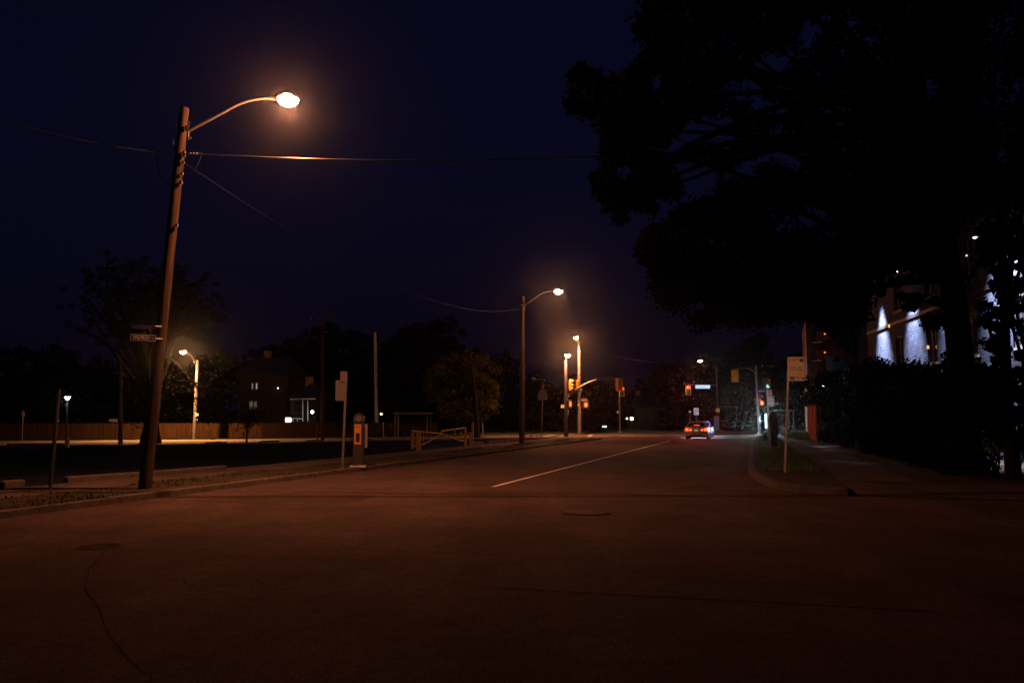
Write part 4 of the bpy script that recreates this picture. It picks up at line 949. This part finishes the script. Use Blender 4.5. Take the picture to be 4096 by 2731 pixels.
# ================================================================== CARS
def loft(mb, secs):
    n = len(secs[0]); o = []
    for s in secs: o += s
    fs = [(i*n+j, i*n+(j+1) % n, (i+1)*n+(j+1) % n, (i+1)*n+j) for i in range(len(secs)-1) for j in range(n)]
    fs += [tuple(range(n-1, -1, -1)), tuple(range((len(secs)-1)*n, len(secs)*n))]; mb.add(o, fs)
def car(label, loc, rz, paint, lights=True, glass=None):
    g = thing('car', label, 'car', loc, 'cars waiting at the junction', rz)
    # local: y forward, x right; rear at y=0, length 4.55
    def low(y, w, zb, zt, crown):
        h = [(.0, zb), (w*.80, zb), (w*.95, zb+.08), (w, zb+(zt-zb)*.38), (w*.995, zb+(zt-zb)*.62), (w*.95, zt-.05), (w*.86, zt), (w*.45, zt+crown), (0, zt+crown*1.2)]
        return [(x, y, z) for x, z in h]+[(-x, y, z) for x, z in reversed(h[1:-1])]
    secs = [low(.0, .80, .34, .66, .0), low(.03, .85, .28, .80, .01), low(.12, .875, .24, .93, .03), low(.35, .885, .22, 1.0, .04), low(.8, .89, .20, 1.0, .03), low(1.6, .89, .19, .97, .02),
            low(2.6, .89, .19, .95, .02), low(3.3, .885, .19, .93, .04), low(3.9, .87, .20, .86, .05), low(4.35, .80, .24, .72, .04), low(4.52, .70, .32, .60, .02)]
    b = MB(); loft(b, secs); body = b.build('body', paint, g, smooth=True, local=True)
    def cab(y, wb, wt, zt):
        h = [(0, .93), (wb, .93), (wb*.97, 1.02), (wt+.03, zt-.10), (wt-.05, zt-.02), (0, zt+.02)]
        return [(x, y, z) for x, z in h]+[(-x, y, z) for x, z in reversed(h[1:-1])]
    c_ = MB(); loft(c_, [cab(.42, .74, .70, 1.02), cab(.70, .78, .66, 1.20), cab(1.05, .80, .60, 1.38), cab(1.5, .81, .58, 1.43), cab(2.2, .81, .58, 1.43), cab(2.7, .80, .60, 1.30), cab(3.2, .76, .68, 1.0)])
    gls = c_.build('windows', GLASS, g, smooth=True, local=True)
    rf_ = MB(); loft(rf_, [[(x*s_, y, z) for x, z in ((0, 1.405+dz), (.57, 1.375+dz), (.60, 1.39+dz), (.50, 1.44+dz), (0, 1.455+dz), (-.50, 1.44+dz), (-.60, 1.39+dz), (-.57, 1.375+dz))] for y, s_, dz in ((1.02, .97, -.05), (1.3, 1, 0), (2.3, 1, 0), (2.55, .98, -.06))]); rf_.build('roof', paint, g, smooth=True, local=True)
    pil = MB()
    for s in (-1, 1):
        pil.tube([(s*.73, .50, 1.02), (s*.67, .78, 1.22), (s*.60, 1.10, 1.40)], .045, 6); pil.tube([(s*.74, 3.0, 1.02), (s*.60, 2.5, 1.40)], .03, 6); pil.tube([(s*.795, 1.95, .98), (s*.61, 1.95, 1.40)], .03, 6)
    each(pil, 'pillar', paint, g, local=True)
    for s in (-1, 1):
        for y in (.92, 3.62):
            t = MB(); t.tube([(s*.70, y, .31), (s*.74, y, .31), (s*.87, y, .31), (s*.895, y, .31)], [.26, .31, .31, .27], 20); wh = t.build('wheel', BLACK, g, local=True, smooth=True)
            MB().tube([(s*.88, y, .31), (s*.905, y, .31)], .2, 14).build('rim', STEEL, wh, local=True)
        tl = MB().ell((s*.70, .06, .80), (.19, .08, .15), 14, 8).build('tail_light', TAIL_R, g, local=True, smooth=True); MB().ell((s*.70, .0, .80), (.11, .05, .085), 12, 8).build('bulb_glow', TAIL, tl, local=True, smooth=True)
        MB().ell((s*.43, .02, .77), (.07, .04, .06), 12, 8).build('inner_light', TAIL if lights else TAIL_D, g, local=True, smooth=True)
        MB().box((s*.62, -.012, .415), (.17, .03, .035)).build('reflector', emis('reflector glow', (1, .08, .04), .8), g, local=True)  # reflector is no lamp: its glow stands in for thrown-back light
        MB().ell((s*.70, 4.38, .60), (.14, .1, .07), 12, 6).build('headlight', emis('headlight lens', (.8, .9, 1), 4), g, local=True)
        MB().ell((s*1.0, 3.0, 1.0), (.1, .06, .07), 10, 6).tube([(s*.86, 3.0, .96), (s*.96, 3.0, .99)], .02, 6).build('mirror', paint, g, local=True)
    ch = MB().tube(bez((-.31, -.03, .66), (0, -.06, .56), (.31, -.03, .66), 10), .014, 6).build('chrome_strip', mat('chrome', (.9, .88, .85), .15, 1, 0), g, local=True)
    lp = MB().plate((0, -.045, .72), .30, .15, .01).build('licence_plate', SIGN_HI, g, local=True)
    MB().box((0, .02, .30), (1.36, .12, .16), 0, .04).build('lower_bumper', BLACK, g, local=True)
    MB().tube([(-.2, 1.1, 1.42), (-.2, .98, 1.52)], .01, 5).build('aerial', BLACK, g, local=True)
    MB().box((0, .60, 1.13), (.42, .03, .045)).build('brake_bar', TAIL if lights else TAIL_D, g, local=True)
    for sx_, mm_ in ((-.28, TAIL), (.12, SIGN_HI)): MB().ell((sx_, 1.02, 1.405), (.05, .03, .018), 8, 6).build('roof_glint', mat('glint', (.8, .2, .1), .2, .5, 0), g, local=True) if False else None
    Mx = Matrix.Translation(V3(loc))@Matrix.Rotation(rz, 4, 'Z')
    for s in (-1, 1):
        if lights:
            L = lamp(g, V3(loc), 110, (1, .05, .025), .06, 150, .8, name='brake_glow'); L.location = (s*.70, -.12, .8); L.rotation_euler = V3((0, -1, -.15)).to_track_quat('-Z', 'Y').to_euler()
        L = lamp(g, V3(loc), 3200, (.55, .66, 1.0), .06, 84, .8, name='headlamp'); L.location = (s*.68, 4.62, .62); L.rotation_euler = V3((.12, 1, -.34)).to_track_quat('-Z', 'Y').to_euler()
    L = lamp(g, V3(loc), .35, (1, .9, .75), .02, name='plate_lamp'); L.location = (0, -.14, .85)
    return g
TAIL_R = emis('tail halo glass', (1, .03, .01), 1.3)  # tail glass made wide and glowing to imitate a red halo round the bulb
TAIL_D = emis('tail lamp', (1.0, .2, .12), 3)
SILVER = mat('silver paint', (.26, .24, .23), .32, .35, .03, 3); BLUE = mat('blue paint', (.07, .08, .5), .3, .2, .03, 3)
c1 = gr(2786, 1759); car('silver saloon car seen from behind with brake lights on', c1, -TH+R(0), SILVER)
c2 = gr(2806, 1749.5); c2x = V3((c2.x, c2.y, .0)); car('blue car mostly hidden ahead of the silver saloon', c2x+V3((.0, 0, 0)), -TH, BLUE, lights=True)

# ================================================================== TREES AND HEDGE
protos = [tree_proto('tree', 12, 4.4, 4.2, 7.2, 4.6, 120, 60, .34, LEAF_D), tree_proto('tree', 10, 3.4, 3.4, 5.6, 4.0, 100, 60, .30, LEAF_D), tree_proto('tree', 13, 5.2, 4.6, 7.8, 5.0, 150, 60, .36, LEAF_D)]
BT = [(60, 1395, 90, 0, 'at the left edge'), (215, 1385, 86, 2, 'behind the white lantern'), (380, 1425, 92, 1, 'behind the dark stub pole'), (-120, 1400, 92, 0, 'half cut by the left frame edge'), (520, 1440, 95, 0, 'behind the big fan shaped tree'), (690, 1430, 95, 1, 'behind the amber lamp'),
      (890, 1405, 98, 2, 'left of the lit window house'), (1070, 1395, 100, 0, 'rising over the lit window house'), (1190, 1345, 104, 1, 'between house and tall dark pole'), (1325, 1305, 100, 2, 'right of the tall dark pole'), (1430, 1335, 98, 0, 'left of the concrete pole'),
      (1575, 1370, 96, 1, 'above the left end of the shelter'), (1690, 1300, 100, 2, 'highest, above the bus shelter'), (1790, 1285, 108, 0, 'above the yellow gate'), (2030, 1410, 112, 1, 'left of the second lamp pole'), (2150, 1495, 118, 0, 'behind the school sign'), (2290, 1500, 124, 2, 'behind the left corner signals'),
      (2420, 1530, 150, 1, 'behind the left mast arm'), (2560, 1520, 150, 0, 'behind the far amber lamp'), (2700, 1445, 128, 2, 'behind the red mast signal'), (2830, 1430, 130, 0, 'behind the backlit street sign'), (2960, 1400, 125, 1, 'behind the hanging amber signal head'), (3060, 1340, 110, 2, 'behind the right corner posts'), (3180, 1420, 105, 0, 'behind the near parking sign'), (1640, 1480, 84, 1, 'right behind the bus shelter')]
hts = (11.6, 9.6, 12.7); used = set()
for px, ty, Y, k, lb in BT:
    t = at(px, ty, Y); s = t.z/hts[k]; src = protos[k]; lab = 'dark leafy background tree '+lb
    sc = (s*random.uniform(.9, 1.15), s*random.uniform(.9, 1.1), s)
    if k not in used:
        used.add(k); src.location = (t.x, Y, 0); src.scale = sc; src['label'] = lab; src['group'] = 'dark trees along the horizon'; src.rotation_euler = (0, 0, random.uniform(0, 6))
    else: copy_tree(src, (t.x, Y, 0), random.uniform(0, 6), sc, lab, 'dark trees along the horizon')
def px_tree(label, trunk, cl, per, ls, m, tr, limbs, crown_m=None, cat='tree', name='tree', keep_clear=None):
    if keep_clear: cl = [c for c in cl if math.dist(proj(c[:3]), keep_clear) > 62]
    """cl: list of (x, y, z, r); trunk: list of points"""
    b = V3(trunk[0]); g = thing(name, label, cat, b); C = np.array([c[:3] for c in cl]); rad = np.array([c[3] for c in cl])
    L = clusters(C, rad, per); quads('crown', leaves(L, ls)-np.array(b), m, g)
    mb_ = MB(); n = len(trunk); mb_.tube(trunk, [tr*(1.35 if i == 0 else 1-.5*i/n) for i in range(n)], 12)
    top_ = V3(trunk[-1])
    for i in range(limbs):
        c = C[rng.integers(len(C))]; k = rng.integers(max(1, n//2), n)
        if keep_clear and any(math.dist(proj(V3(trunk[k]).lerp(V3(c), t/12)), keep_clear) < 50 for t in range(13)): continue
        limb(mb_, trunk[k], c, tr*.38, .03, .6, 8)
    mb_.build('trunk', BARK, g, smooth=True); return g
# maple with the amber lit flank
cl = []
for _ in range(170):
    px = random.uniform(1715, 1985); py = random.uniform(1415, 1690)
    if ((px-1860)/155)**2+((py-1545)/150)**2 > 1: continue
    p = at(px, py, random.uniform(71, 79)); cl.append((*p, random.uniform(.45, .8)))
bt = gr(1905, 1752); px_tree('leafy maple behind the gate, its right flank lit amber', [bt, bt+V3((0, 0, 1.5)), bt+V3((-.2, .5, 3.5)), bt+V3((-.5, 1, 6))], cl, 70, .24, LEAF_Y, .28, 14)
# fan shaped tree behind the near pole
cl = []; bt = gr(602, 1773); Yt = bt.y
for _ in range(420):
    a = random.uniform(-1.05, 1.05); r = random.uniform(.45, 1.0)**.7
    p = V3((math.sin(a)*6.6*r*random.uniform(.6, 1.1)-.4, random.uniform(-3, 3)*r, 2.4+math.cos(a*.8)*10.2*r)); cl.append((bt.x+p.x, bt.y+p.y, p.z, random.uniform(.25, .55)))
for _ in range(46):
    px = random.choice([random.uniform(640, 765), random.uniform(500, 560), random.uniform(780, 850)]); p = at(px, random.uniform(1540, 1700), Yt+random.uniform(-1, 2)); cl.append((*p, .45))
ft = px_tree('big fan shaped tree right behind the near wooden pole', [bt, bt+V3((0, 0, 1.2)), bt+V3((.1, 0, 2.6)), bt+V3((.0, 0, 4)), bt+V3((0, 0, 6))], cl, 26, .17, LEAF, .52, 60, keep_clear=(728, 1403))
# sapling
cl = []; bt = gr(986, 1772); Ys = bt.y
for _ in range(60):
    p = at(986+random.gauss(0, 34), 1672+random.gauss(0, 26), Ys+random.uniform(-.6, .6)); cl.append((*p, .22))
px_tree('young sapling in front of the brown fence', [bt, bt+V3((0, 0, .6)), bt+V3((0, 0, 1.25))], cl, 14, .12, LEAF_D, .055, 22)
cl = []
for _ in range(90):
    p = at(random.uniform(2100, 2420), random.uniform(1640, 1725), random.uniform(92, 98)); cl.append((p.x, p.y, max(p.z, .2), .6))
def bush(name, label, cl, per, ls, m, cat='hedge'):
    C = np.array([c[:3] for c in cl]); b = C.mean(0); b[2] = 0; g = thing(name, label, cat, tuple(b))
    quads('foliage', leaves(clusters(C, np.array([c[3] for c in cl]), per), ls)-b, m, g); mb_ = MB()
    for i in range(min(24, len(cl))): c = C[rng.integers(len(C))]; limb(mb_, (c[0]+rng.normal()*.15, c[1]+rng.normal()*.15, 0), c, .035, .012, 0, 3)
    each(mb_, 'stem', BARK, g); return g
bush('hedge', 'dim low hedge on the far side of the left signals', cl, 60, .22, LEAF)
# ---- the big right-hand trees: outline of the crown as seen, filled in depth
POLY = [(2625, -40), (2520, 60), (2505, 110), (2525, 185), (2560, 215), (2500, 265), (2400, 300), (2375, 260), (2290, 240), (2265, 300), (2218, 370), (2235, 425), (2300, 470), (2370, 520), (2400, 560), (2365, 600), (2400, 650), (2360, 680), (2350, 740), (2390, 800), (2360, 850), (2420, 875), (2500, 920), (2530, 900), (2535, 850), (2570, 880), (2580, 940), (2525, 985), (2530, 1050), (2590, 1070), (2595, 1170), (2650, 1240), (2690, 1300), (2790, 1330), (2950, 1340), (3080, 1325), (3160, 1300), (3300, 1330), (3490, 1330), (3500, 1170), (3560, 1150), (3700, 1150), (3800, 1100), (3830, 900), (3960, 880), (4120, 800), (4500, 850), (4500, -700), (2900, -700)]
HOLES = [(3062, 290, 28, 60), (2790, 715, 75, 48), (2850, 520, 55, 22), (3680, 370, 50, 26), (3430, 590, 38, 20), (2665, 820, 26, 20), (3420, 215, 18, 12), (3140, 430, 22, 14), (2600, 600, 16, 10), (2500, 690, 20, 16), (3260, 870, 22, 14), (3110, 890, 16, 10), (2700, 560, 14, 9), (3180, 650, 18, 12), (3230, 130, 26, 12), (2630, 320, 18, 12), (2985, 700, 14, 12), (3330, 480, 14, 10)]
def inside(x, y, P):
    c = False; j = len(P)-1
    for i in range(len(P)):
        if ((P[i][1] > y) != (P[j][1] > y)) and (x < (P[j][0]-P[i][0])*(y-P[i][1])/(P[j][1]-P[i][1])+P[i][0]): c = not c
        j = i
    return c
def inhole(x, y, m=0):
    return any(((x-a)/(c+m))**2+((y-b)/(d+m))**2 < 1 for a, b, c, d in HOLES)
def edge_ok(x, y, r):
    return all(inside(x+r*math.cos(k*math.pi/3), y+r*math.sin(k*math.pi/3), POLY) for k in range(6))
def fill(n, x0, x1, y0, y1, Ya, Yb, ra, rb):
    out = []; tries = 0
    while len(out) < n and tries < n*60:
        tries += 1; px = random.uniform(x0, x1); py = random.uniform(y0, y1); Y = random.uniform(Ya, Yb); r = random.uniform(ra, rb); rp = r*FPX/Y*.95
        a_, b_ = at(1145, 400, 17.4), V3((8.7, 24.0, 3.3)); w_ = at(px, py, Y)-a_; t_ = max(0, min(1, w_.dot(b_-a_)/(b_-a_).length_squared))
        if (w_-(b_-a_)*t_).length < r+.45: continue
        if not edge_ok(px, py, rp*.8) or inhole(px, py, rp*.75): continue
        out.append((*at(px, py, Y), r))
    return out
T1 = gr(3868, 1905); T1.z = .1
cl = fill(620, 2210, 3900, -350, 1300, 16.5, 25, .32, .75)+fill(170, 2210, 2700, 0, 1200, 17, 20, .18, .38)
trk = [T1, T1+V3((0, 0, 1.5)), T1+V3((.0, .0, 3.5)), T1+V3((-.1, 0, 5.5)), T1+V3((-.3, .1, 7.5)), T1+V3((-.6, .1, 10))]
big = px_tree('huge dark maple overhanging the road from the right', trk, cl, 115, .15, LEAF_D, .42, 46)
T3 = uv(40.5, 8.0, 0); T3 = V3((at(3452, 1700, 39).x, 39, 0))
cl = fill(260, 2560, 3500, 700, 1345, 31, 38, .6, 1.1)+fill(60, 3050, 3500, 1000, 1345, 31, 35, .5, .8)
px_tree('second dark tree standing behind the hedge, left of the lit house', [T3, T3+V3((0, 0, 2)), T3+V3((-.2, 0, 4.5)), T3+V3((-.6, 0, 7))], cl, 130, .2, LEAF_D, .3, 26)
T2 = gr(4052, 1935); T2.z = .1
cl = fill(260, 3700, 4500, -350, 900, 15, 21, .4, .8)
def patchy(x0, x1, y0, y1, n, Ya, Yb, r): return [(*at(random.uniform(x0, x1), random.uniform(y0, y1), random.uniform(Ya, Yb)), random.uniform(r*.6, r)) for _ in range(n)]
cl += patchy(3935, 4040, 900, 1700, 60, 16, 20, .22)+patchy(4060, 4200, 900, 1650, 50, 16, 20, .22)+patchy(3935, 4200, 1480, 1760, 40, 18, 21, .26)+patchy(3700, 3830, 1080, 1330, 16, 18, 22, .28)+patchy(3600, 3720, 1160, 1240, 7, 20, 24, .2)+patchy(3500, 3560, 1140, 1190, 3, 20, 24, .15)
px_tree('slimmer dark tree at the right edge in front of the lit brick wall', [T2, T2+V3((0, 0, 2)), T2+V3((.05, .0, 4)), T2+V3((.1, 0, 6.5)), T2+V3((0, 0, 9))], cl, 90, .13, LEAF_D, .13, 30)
# broad dark branches of foliage in front of the wall between the patches
cl = []
for _ in range(700):
    u = random.uniform(23.5, 54); v = random.uniform(4.7, 6.4)+(0 if u < 50 else -.2); zt = 3.3+(u-24)/28*1.3+.25*math.sin(u*1.3); cl.append((*uv(u, v, random.uniform(.25, zt-.2)), random.uniform(.35, .6)))
bush('hedge', 'tall overgrown dark hedge along the right sidewalk', cl, 110, .15, LEAF_D)
cl = []
for _ in range(70): p = at(random.uniform(3960, 4160), random.uniform(1735, 1790), random.uniform(20, 23)); cl.append((p.x, p.y, max(.15, p.z), .22))
bush('shrub', 'low green shrub at the right edge under the brick wall', cl, 60, .08, GRASS, 'shrub')
cl = []
for _ in range(26): p = at(random.uniform(3215, 3300), random.uniform(1500, 1625), random.uniform(60, 64)); cl.append((*p, .5))
for _ in range(60): p = at(random.uniform(3290, 3420), random.uniform(1500, 1760), random.uniform(50, 57)); cl.append((p.x, p.y, max(.3, p.z), .6))
bush('shrub', 'tall dark shrub behind the red fence', cl, 80, .2, LEAF_D, 'shrub')
cl = [(*uv(58+random.uniform(-2.5, 2.5), .6+random.uniform(0, .8), .2+random.uniform(0, .35)), .25) for _ in range(40)]
bush('shrub', 'low dark weeds at the foot of the right parking machine', cl, 50, .09, LEAF_D, 'shrub')

pts = []
while len(pts) < 11000:
    u = random.uniform(-5, 62); v = random.choice([random.gauss(-11.95, .10), random.gauss(-13.65, .12), random.gauss(-12.8, .5), random.gauss(-15.75, .08)])
    if math.sin(u*1.7)+math.sin(u*.63+v*3)+random.gauss(0, .6) > .3: pts.append(tuple(uv(u, v, .10 if v > -15.6 else .0)))
grass('grass', pts, .055, 'weeds and grass tufts along the left kerb and sidewalk edges', mat('weed blades', (.045, .06, .022), .8, 0, .3, 4, spec=0.0))
# a far belt of woods closing the view
pts = []
for _ in range(26000):
    a = R(random.uniform(-42, 46)); d = random.uniform(175, 205); h = 7+2.5*math.sin(a*23)+1.5*math.sin(a*61); pts.append((d*math.sin(a), d*math.cos(a), random.uniform(0, h)))
o = quads('distant_woods', leaves(np.array(pts), 1.5), LEAF_D); o['kind'] = 'stuff'; o['label'] = 'far black belt of woods along the horizon'; o['category'] = 'woods'

# ================================================================== LAMP HALOS: thin even mist added to stand in for lens glare
hz = MB().box((0, 100, 24), (560, 420, 52)).build('halo_haze', bpy.data.materials.new('halo mist')); hz['kind'] = 'stuff'
hn = hz.data.materials[0]; hn.use_nodes = True; hn.node_tree.nodes.clear()
vo_ = hn.node_tree.nodes.new('ShaderNodeVolumePrincipled'); vo_.inputs['Density'].default_value = HALO_HAZE
vo_.inputs['Color'].default_value = (.85, .88, .95, 1); vo_.inputs['Anisotropy'].default_value = 0.97
ou_ = hn.node_tree.nodes.new('ShaderNodeOutputMaterial'); hn.node_tree.links.new(vo_.outputs[0], ou_.inputs['Volume'])
